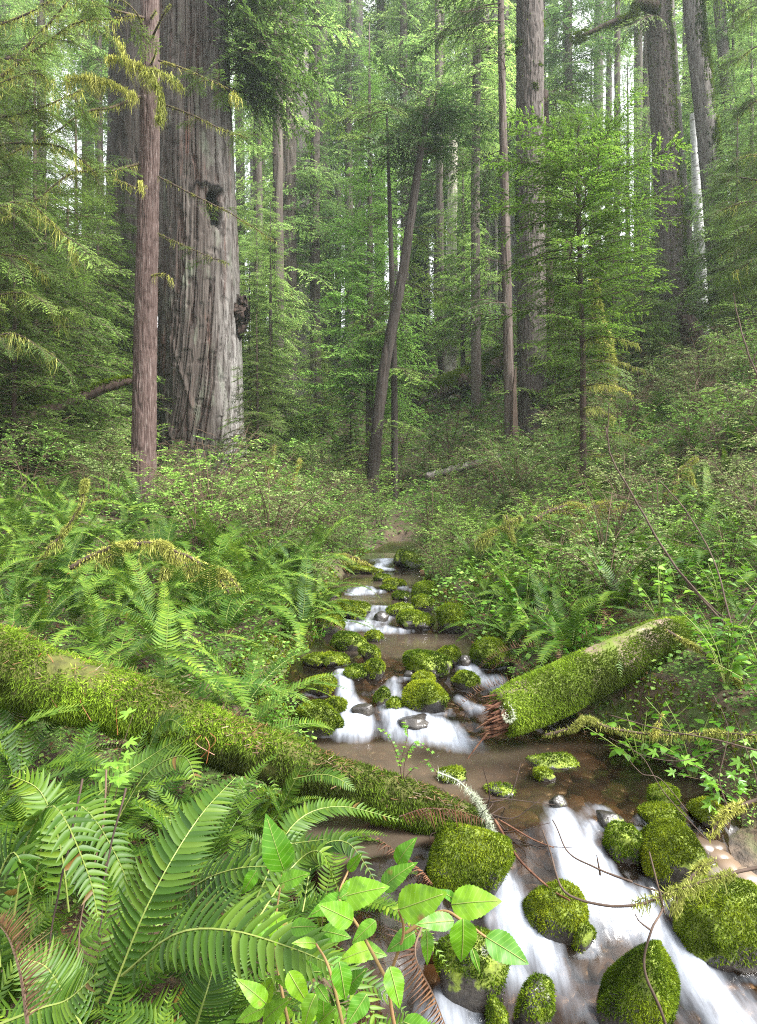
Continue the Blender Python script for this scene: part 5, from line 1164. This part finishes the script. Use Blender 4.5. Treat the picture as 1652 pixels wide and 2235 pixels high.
for pts in ([(870, 2290, 1.0), (850, 2150, 1.0), (880, 2040, .99), (870, 1985, .98)], [(880, 2040, 1.0), (960, 1990, 1.0), (1010, 2010, .98), (1060, 2045, .98)], [(850, 2150, 1.0), (780, 2020, 1.05), (740, 1960, 1.1), (760, 1900, 1.2)], [(640, 2290, 1.1), (600, 2060, 1.3), (615, 1910, 1.38)], [(760, 2290, .95), (720, 2120, .98), (690, 2060, 1.04)]):
    g = Geo(); g.add(*tube(curve([W(*p) for p in pts], 30) - HL, np.linspace(.003, .0016, 30), 6)); g.build('stem', wood_mat('reddish_stem', [(.3, (.12, .10, .03)), (.7, (.22, .12, .06))], bump=0), hs, smooth=True)
def lobed(nl=5):
    P = [(0, 0)]; 
    for k in range(nl):
        a = math.radians(-100 + 200 * k / (nl - 1)); r = 1 - .28 * abs(k - (nl - 1) / 2) / ((nl - 1) / 2) * 1.2
        da = math.radians(100 / (nl - 1))
        for f_, q in ((-.95, .42), (-.45, .72), (-.12, .86), (0, 1), (.12, .86), (.45, .72)): P.append((math.cos(a + da * f_) * r * q, math.sin(a + da * f_) * r * q))
    P = np.array(P); V = np.column_stack([P, -.15 * (P ** 2).sum(1)]); n = len(P); return V, [np.array([[0, i, i + 1] for i in range(1, n - 1)])]
LOB = lobed()
def maple(name, label, root, tips, d, leaf, mat):
    o = thing(name, label, 'seedling', W(*root, d)); OL = np.array(o.location)
    for pts, nl in tips:
        C = curve([W(u, v, d) for u, v in [root] + pts], 24) - OL; g = Geo(); g.add(*tube(C, np.linspace(.003, .001, 24), 5)); g.build('stem', M['stem'], o, smooth=True)
        for j in range(nl):
            p = C[int(23 - j * 16 / max(nl, 1))]; a = RG.uniform(0, 6.28); D = unit(np.array([math.cos(a), math.sin(a) - .4, RG.uniform(-.3, .3)])); F3 = frame_from(D, unit(np.array([RG.normal(0, .3), -.5, 1.])))
            g = Geo(); e = p + D * leaf * .35; g.add(LOB[0] @ (F3 * leaf * RG.uniform(.7, 1.15)).T + e, LOB[1], rnd=RG.uniform(.3, .9)); g.add(*tube(np.stack([p, e]), .0008, 3, cap=False), mat=1); g.build('leaf', [mat, M['stem_green']], o)
maple('maple_seedling', 'small maple seedling with star-shaped leaves above the right boulders', (1590, 1810), [([(1570, 1720), (1480, 1690)], 6), ([(1600, 1740), (1605, 1690)], 6), ([(1560, 1760), (1560, 1720)], 5), ([(1610, 1700), (1640, 1620)], 6), ([(1560, 1700), (1440, 1640)], 5)], 3.0, .05, M['salal'])
maple('berry_seedling', 'pale green toothed seedling standing before the mossy log', (235, 1950), [([(225, 1800), (245, 1700), (290, 1560)], 7), ([(225, 1800), (238, 1700), (240, 1660)], 6), ([(228, 1790), (250, 1740), (262, 1690)], 4)], 2.1, .05, M['salal_near'])

maple('huckleberry_sprig', 'delicate sprig with tiny leaves rising above the mossy log by the pool', (880, 1715), [([(870, 1660), (850, 1610), (830, 1590)], 14), ([(885, 1660), (905, 1620), (940, 1640)], 14), ([(875, 1670), (890, 1600), (880, 1575)], 12), ([(890, 1690), (930, 1660), (955, 1690)], 10)], 2.9, .017, M['salal'])

# ------------------------------------------------------------------ mossy limbs, bare stems and twigs
def mossy_limb(name, label, runs, d, r0, hang_, ln=.03, mat='lichen', dens=1.):
    p0 = runs[0][0]; first = W(p0[0], p0[1], p0[2] if len(p0) > 2 else d); o = thing(name, label, 'branch', first)
    for k, pts in enumerate(runs):
        q = curve([W(p[0], p[1], p[2] if len(p) > 2 else d) for p in pts], 60) - first; q = q + .012 * np.stack([vnoise(q * 8, 1), vnoise(q * 8, 2), vnoise(q * 8, 3)], -1)
        g = Geo(); r = np.linspace(r0, r0 * .45, 60) * (1 if k == 0 else .7); g.add(*tube(q, r, 6)); br = g.build('limb', M['twig'], o, smooth=True)
        g = Geo(); Vb, Fb, rb = shaggy(q, r0 * 1.1, 2600 * dens, ln, ln * .13, .5); g.add(Vb, Fb, rnd=rb); V, F, rr = hanging(q, 620 * dens, .015, hang_ * .85, .0028, k * 7, r0 * .7); g.add(V, F, rnd=rr); g.build('moss', M[mat], br)
    return o
mossy_limb('mossy_limb', 'limb shaggy with yellow moss above the ferns on the left', [[(150, 1240), (215, 1205), (290, 1188), (345, 1186), (400, 1210), (455, 1238), (480, 1250)], [(345, 1188), (405, 1230), (420, 1262)], [(290, 1190), (240, 1215), (190, 1232)], [(300, 1225), (300, 1255), (318, 1290), (316, 1320)], [(380, 1225), (360, 1250), (352, 1290)], [(455, 1240), (500, 1262), (530, 1300)], [(415, 1255), (470, 1265), (520, 1320)]], 5.6, .022, .22)
mossy_limb('mossy_limb', 'thin moss-coated stick rising left of the yellow mossy limb', [[(75, 1255), (100, 1210), (140, 1160), (175, 1100), (190, 1050)]], 5.8, .016, .2)
mossy_limb('mossy_limb', 'arching limb thick with yellow moss over the right bank', [[(1165, 1135), (1210, 1112), (1260, 1105), (1290, 1118), (1340, 1120)], [(1230, 1110), (1262, 1135), (1282, 1160), (1310, 1210)], [(1262, 1135), (1255, 1165), (1250, 1190)], [(1280, 1110), (1330, 1100), (1370, 1105)], [(1300, 1150), (1345, 1170), (1380, 1185)]], 7.4, .03, .24)
mossy_limb('mossy_limb', 'upright stub bearded with yellow moss left of the arching limb', [[(1120, 1230), (1118, 1190), (1110, 1150), (1102, 1125)], [(1110, 1150), (1070, 1165), (1040, 1185)], [(1112, 1140), (1135, 1130)]], 7.6, .025, .22)
mossy_limb('mossy_limb', 'lichen-hung twig tangle in front of the giant redwood base', [[(655, 1190), (650, 1120), (640, 1060), (655, 1000)], [(640, 1060), (600, 1030), (575, 1010)], [(598, 970), (592, 1010), (580, 1050)]], 10.5, .018, .3)
mossy_limb('mossy_limb', 'moss-draped dead twig high on the right bank', [[(1440, 1100), (1470, 1060), (1500, 1015), (1520, 1000)], [(1500, 1015), (1515, 1060), (1522, 1080)]], 7.5, .02, .26)
mossy_limb('mossy_limb', 'low mossy stick trailing over the left edge of the upper creek', [[(700, 1210), (760, 1215), (800, 1230), (835, 1262)], [(740, 1212), (760, 1240)]], 10, .02, .2)
mossy_limb('mossy_limb', 'mossy stick slanting down the right bank to the upper pool', [[(1110, 1240), (1060, 1260), (1020, 1290), (985, 1325)]], 7.0, .018, .1)
mossy_limb('mossy_limb', 'horizontal yellow-mossed branch under the broken right log', [[(1185, 1605, 3.45), (1250, 1590, 3.4), (1275, 1570, 3.4), (1340, 1590, 3.35), (1440, 1605, 3.3), (1560, 1600, 3.2), (1690, 1606, 3.1)], [(1440, 1560, 3.3), (1430, 1590, 3.3), (1420, 1606, 3.3)]], 3.4, .009, .07, .018)
mossy_limb('mossy_limb', 'yellow-mossed branch sloping in above the boulders at lower right', [[(1700, 1740, 2.5), (1640, 1745, 2.5), (1580, 1775, 2.48), (1545, 1820, 2.45)], [(1560, 1880, 2.4), (1520, 1905, 2.35), (1480, 1960, 2.3), (1470, 1975, 2.3)]], 2.5, .010, .06, .018)
mossy_limb('mossy_limb', 'slender mossy pole leaning across the right bank leaves', [[(1450, 1375, 3.9), (1530, 1420, 3.8), (1590, 1480, 3.7), (1670, 1540, 3.5)]], 3.9, .009, .05, .02)
def twig(name, label, runs, r0, mat='twig'):
    first = W(*runs[0][0]); o = thing(name, label, 'twig', first)
    for k, pts in enumerate(runs):
        q = curve([W(*p) for p in pts], 40) - first; q = q + .006 * np.stack([vnoise(q * 14, 1), vnoise(q * 14, 2), vnoise(q * 14, 3)], -1) * np.linspace(0, 1, 40)[:, None] * (q[-1, 1] * 0 + 1)
        g = Geo(); g.add(*tube(q, np.linspace(r0, r0 * .5, 40) * (1 if k == 0 else .65), 6)); g.build('stem', M[mat], o, smooth=True)
    return o
t = twig('bare_twig', 'long knobbly twig reaching left across the lower cascade', [[(1700, 1885, 2.3), (1600, 1905, 2.28), (1520, 1930, 2.22), (1450, 1955, 2.2), (1380, 1975, 2.2), (1300, 1972, 2.22), (1230, 1945, 2.25), (1200, 1860, 2.35), (1183, 1810, 2.4)], [(1380, 1925, 2.25), (1300, 1895, 2.3), (1240, 1860, 2.35), (1205, 1790, 2.4)], [(1310, 1910, 2.3), (1303, 1870, 2.3)], [(1480, 1960, 2.2), (1450, 1950, 2.2), (1380, 1925, 2.25)]], .006)
q = curve([W(1600, 1905, 2.28), W(1520, 1930, 2.22), W(1450, 1952, 2.2), (W(1380, 1975, 2.2))], 40) - np.array(t.location)
g = Geo(); Vb, Fb, rb = shaggy(q, .008, 2600, .018, .0022, .5); g.add(Vb, Fb, rnd=rb); V, F, r = hanging(q, 300, .02, .09, .002); g.add(V, F, rnd=r); g.build('moss', M['lichen'], t)
twig('bare_twig', 'upright bare twig standing before the leaning mossy rock', [[(1470, 2290, 1.75), (1440, 2200, 1.75), (1405, 2110, 1.78), (1420, 2030, 1.8), (1445, 1980, 1.85), (1435, 1920, 1.85), (1420, 1860, 1.9)], [(1420, 2030, 1.8), (1395, 2010, 1.8), (1385, 1995, 1.8)], [(1445, 1980, 1.85), (1450, 1990, 1.85), (1440, 1945, 1.85)]], .0042)
twig('bare_twig', 'bare arching stem rising across the right bank to the slope', [[(1720, 1490, 4.0), (1620, 1400, 4.2), (1480, 1245, 4.5), (1380, 1080, 4.8), (1335, 1000, 4.9), (1322, 930, 5)], [(1480, 1245, 4.5), (1560, 1330, 4.3), (1690, 1430, 4)], [(1330, 990, 4.9), (1326, 940, 4.9), (1330, 880, 4.9)]], .009)
twig('bare_twig', 'dark bare stem crossing the leaves near the right edge', [[(1700, 1720, 3.5), (1640, 1560, 3.6), (1600, 1380, 3.8), (1560, 1230, 4.1), (1500, 1120, 4.4), (1440, 1050, 4.6)], [(1600, 1380, 3.8), (1660, 1300, 3.8), (1700, 1220, 3.8)]], .007)
twig('bare_twig', 'thin stem leaning at the far right over the slope', [[(1700, 900, 6), (1640, 790, 6.2), (1610, 690, 6.4), (1600, 640, 6.4)], [(1640, 790, 6.2), (1690, 700, 6.2)]], .010)
twig('bare_twig', 'reddish twig lying from the log end into the lower cascade', [[(1080, 1790, 2.75), (1130, 1870, 2.6), (1190, 1930, 2.5), (1240, 1965, 2.4)], [(1090, 1790, 2.75), (1160, 1830, 2.65), (1210, 1850, 2.6)]], .006, 'rotwood')
twig('twig_tangle', 'tangle of bare brown twigs hanging under the right bank leaves', [[(1660, 1640, 2.9), (1540, 1610, 3.0), (1430, 1590, 3.1), (1330, 1560, 3.2)], [(1540, 1830, 2.9), (1450, 1730, 3.0), (1400, 1650, 3.1), (1330, 1610, 3.2)], [(1690, 1560, 2.9), (1600, 1620, 2.95), (1480, 1660, 3.0), (1380, 1640, 3.05)], [(1500, 1770, 2.9), (1440, 1700, 2.9), (1400, 1690, 2.9), (1370, 1650, 3)], [(1600, 1790, 2.7), (1570, 1700, 2.75), (1590, 1600, 2.8), (1560, 1520, 2.9)], [(1640, 1800, 2.7), (1650, 1700, 2.7), (1600, 1560, 2.8)]], .004)
for k, (px, lab) in enumerate((([(232, 1680, 1.9), (225, 1800, 1.8), (190, 1950, 1.6), (165, 2120, 1.45)], 'reddish bare stalk curving down among the near ferns'), ([(180, 1700, 1.6), (150, 1850, 1.5), (120, 2000, 1.4), (100, 2150, 1.35)], 'black thin stalk among the near ferns at left'), ([(275, 1720, 1.6), (235, 1880, 1.5), (215, 2040, 1.42)], 'second black stalk right of the reddish bare stalk'))):
    twig('bare_stalk', lab, [px], .0028, 'stem' if k == 0 else 'darkwood')
# curly dead fronds
for lab, pts in (('coiled brown dead frond lying on the log end', [(872, 1782, 2.62), (930, 1765, 2.62), (1000, 1770, 2.62), (1060, 1790, 2.62)]), ('coiled brown dead frond hanging below the log into the pool', [(820, 1825, 2.5), (880, 1870, 2.4), (920, 1900, 2.3), (945, 1930, 2.25)]), ('rusty dead frond dangling beside the lower cascade', [(930, 2000, 1.3), (905, 2080, 1.25), (945, 2170, 1.2), (980, 2260, 1.15)]), ('rusty curled frond at the lower left edge', [(60, 2235, .95), (45, 2130, .98), (20, 2050, 1.0), (-10, 2010, 1.0)])):
    C = curve([W(*p) for p in pts], 40); o = thing('dead_frond', lab, 'dead fern frond', C[0]); frond_geo(C - C[0], 30, .03, 3, False, (0, -.5, 1), .03, 8, .5, droop=1.6, g=None).build('blade', FD, o)
# red-brown dead bracken on the right bank
for u, v, d in ((1290, 1300, 5.2), (1330, 1330, 5.0), (1230, 1390, 4.6), (1420, 1260, 5.6), (1170, 1440, 4.4)):
    p = W(u, v, d); near = thing('withered_fern', None, 'fern', (p[0], p[1], h1(p[0], p[1]) + .03), 'withered brown ferns on the right bank')
    for k in range(6):
        q = link('frond', DEAD[k % 2], near); q.rotation_euler = (0, -.2, k * 1.05 + RG.normal(0, .2)); q.scale = (.8,) * 3
    rank_later(near, 'withered red-brown fern', 'withered', p)

# ------------------------------------------------------------------ ground cover nobody could count
def cover(name, n, ur, dr, ok, mat, size, lift, shape=.32):
    d = np.exp(RG.uniform(math.log(dr[0]), math.log(dr[1]), n)); u = RG.uniform(ur[0], ur[1], n); x = (u - UC) * KP * d
    cd = np.abs(x - creek_c(d)) - creek_h(d); k = ok(x, d, cd) & ((cd > .10) | (d > 15)); x, d = x[k], d[k]; n = len(x)
    cl = vnoise(np.stack([x * 1.7, d * 1.7, 0 * x], -1), 51) * .5 + .5
    z = height(x, d) + RG.random(n) ** 1.5 * lift * d * (.3 + cl)
    a = RG.random(n) * 6.28; D = unit(np.stack([np.cos(a), np.sin(a), RG.normal(.1, .3, n)], -1)); P = np.stack([x, d, z], -1)
    V, F = leaf_quads(P, D, size * d * RG.uniform(.5, 1.4, n), shape, RG, .4)
    g = Geo(); g.add(V, F, rnd=np.repeat(np.clip(cl * .6 + RG.normal(.2, .18, n), 0, 1), 4)); return tag(g.build(name, M[mat]), kind='stuff')
cover('ground_cover', 150000, (-60, 1720), (3.0, 45), lambda x, y, c: y > 0, 'cover', .0052, .028)
cover('creeping_leaves', 26000, (-60, 1720), (1.2, 8), lambda x, y, c: (c < .9) | (y < 3), 'bush', .0075, .03, .42)
cover('leaf_litter', 24000, (-60, 1720), (1.2, 12), lambda x, y, c: y > 0, 'litter', .007, .006)
# mossy bank edges
yy = RG.uniform(2.4, 13, 60000); sd = np.where(RG.random(60000) < .5, -1, 1); xx = creek_c(yy) + sd * (creek_h(yy) + RG.uniform(-.02, .42, 60000) ** 1.0)
k = vnoise(np.stack([xx * 2, yy * 2, 0 * xx], -1), 61) > -.15; xx, yy = xx[k], yy[k]; P = np.stack([xx, yy, height(xx, yy)], -1)
Vb, Fb, rb = blades(P, np.tile([0, 0, 1.], (len(P), 1)), .03, .006, .8, .8, .0); g = Geo(); g.add(Vb, Fb, rnd=rb * .8); tag(g.build('bank_moss', M['moss']), kind='stuff')
# ------------------------------------------------------------------ labels for look-alikes: which one is it, counted from a landmark
LAND = [('the giant redwood foot', 440, 1060), ('the slim reddish trunk foot', 312, 1100), ('the left end of the mossy log', 20, 1470), ('the middle of the mossy log', 520, 1630), ('the lichen-draped log end', 1050, 1780), ('the snapped right log end', 1090, 1560), ('the far end of the right log', 1450, 1395), ('the topmost white cascade', 830, 1235),
        ('the narrow white chute', 820, 1345), ('the leaning tree foot', 810, 1020), ('the bright young redwood foot', 1272, 1070), ('the furrowed fir foot', 1160, 985), ('the thick mossy fir foot', 1478, 815), ('the dark broken stump', 1525, 800), ('the yellow mossy limb at left', 330, 1200), ('the arching mossy limb at right', 1260, 1120), ('the near salal sprig', 900, 2000), ('the hillside log', 1000, 830), ('the lower left corner', 0, 2235), ('the middle of the right edge', 1652, 1120),
        ('the largest boulder', 1570, 2020), ('the big middle-cascade rock', 930, 1450), ('the pale dead trunk', 985, 700), ('the middle of the left edge', 0, 1000), ('the upper left corner', 0, 0), ('the upper right corner', 1652, 0), ('the burn hollow', 490, 470), ('the lime-green tree top', 820, 200), ('the tip of the young redwood', 1262, 240), ('the red-brown leaning limb', 150, 880), ('the white-barked trunk', 1522, 450)]
ORD = ['nearest', 'second nearest', 'third nearest', 'fourth nearest', 'fifth nearest', 'sixth nearest', 'seventh nearest', 'eighth nearest', 'ninth nearest', 'tenth nearest', 'eleventh nearest', 'twelfth nearest']
bykey = {}
for o, look, key, p in ALL: bykey.setdefault(look, []).append((o, to_px(np.array(p, float))))
for look, L in bykey.items():
    used = set(); px = np.array([q for _, q in L]); best = {}
    D = np.array([[math.hypot(q[0] - u, q[1] - v) for (_, u, v) in LAND] for q in px]); rank = D.argsort(0).argsort(0)
    for i in sorted(range(len(L)), key=lambda i: D[i].min()):
        opts = sorted(range(len(LAND)), key=lambda j: rank[i, j] * 90 + D[i, j])
        j = opts[0]; r = int(rank[i, j])
        word = ORD[r] if r < len(ORD) else '%dth nearest' % (r + 1)
        L[i][0]['label'] = '%s, %s to %s' % (look, word, LAND[j][0])

# ------------------------------------------------------------------ air, light, camera
HAZE = 0.0009
if HAZE:
    bm = bmesh.new(); bmesh.ops.create_cube(bm, size=1); me = bpy.data.meshes.new('haze'); bm.to_mesh(me); bm.free()
    hz_ = link('haze', me); hz_.scale = (160, 110, 62); hz_.location = (0, 48, 26); tag(hz_, kind='stuff')
    m = bpy.data.materials.new('haze_air'); m.use_nodes = True; nt = m.node_tree; nt.nodes.remove(nt.nodes['Principled BSDF'])
    vo = nd(nt, 'ShaderNodeVolumePrincipled'); vo.inputs['Color'].default_value = (.80, .92, .90, 1); vo.inputs['Density'].default_value = HAZE; vo.inputs['Anisotropy'].default_value = .3
    nt.links.new(vo.outputs[0], nt.nodes['Material Output'].inputs['Volume']); me.materials.append(m)
SUN_EL, SUN_AZ = math.radians(48), math.radians(112)      # azimuth from +Y towards +X: light comes over the right shoulder
w = bpy.data.worlds.new('World'); S.world = w; w.use_nodes = True; nt = w.node_tree
sk = nt.nodes.new('ShaderNodeTexSky'); sk.sky_type = 'NISHITA'; sk.sun_disc = False; sk.sun_elevation = SUN_EL; sk.sun_rotation = SUN_AZ; sk.air_density = 1.0; sk.dust_density = 4.0; sk.ozone_density = 1.0
hsv = nt.nodes.new('ShaderNodeHueSaturation'); hsv.inputs['Saturation'].default_value = .12
nt.links.new(sk.outputs[0], hsv.inputs['Color']); nt.links.new(hsv.outputs[0], nt.nodes['Background'].inputs[0]); nt.nodes['Background'].inputs[1].default_value = .15
sun = bpy.data.lights.new('sun', 'SUN'); sun.energy = 1.8; sun.angle = math.radians(25); sun.color = (1, .96, .9)
so = link('sun', sun); sd_ = Vector((math.sin(SUN_AZ) * math.cos(SUN_EL), math.cos(SUN_AZ) * math.cos(SUN_EL), math.sin(SUN_EL))); so.rotation_euler = sd_.to_track_quat('Z', 'Y').to_euler()
cam = bpy.data.cameras.new('camera'); cam.sensor_fit = 'VERTICAL'; cam.sensor_height = 36; cam.lens = 24; cam.clip_start = .05; cam.clip_end = 1000
co = link('camera', cam); co.rotation_euler = (PI / 2, 0, 0); S.camera = co
S.view_settings.view_transform = 'Standard'; S.view_settings.look = 'None'; S.view_settings.gamma = 1; S.view_settings.exposure = 2.4
cy = S.cycles; cy.max_bounces = 8; cy.diffuse_bounces = 4; cy.glossy_bounces = 2; cy.transmission_bounces = 5; cy.transparent_max_bounces = 6; cy.volume_bounces = 1
cy.caustics_reflective = False; cy.caustics_refractive = False; cy.sample_clamp_indirect = 6; cy.filter_width = 1.1; cy.use_denoising = False; cy.use_adaptive_sampling = False; cy.use_light_tree = False
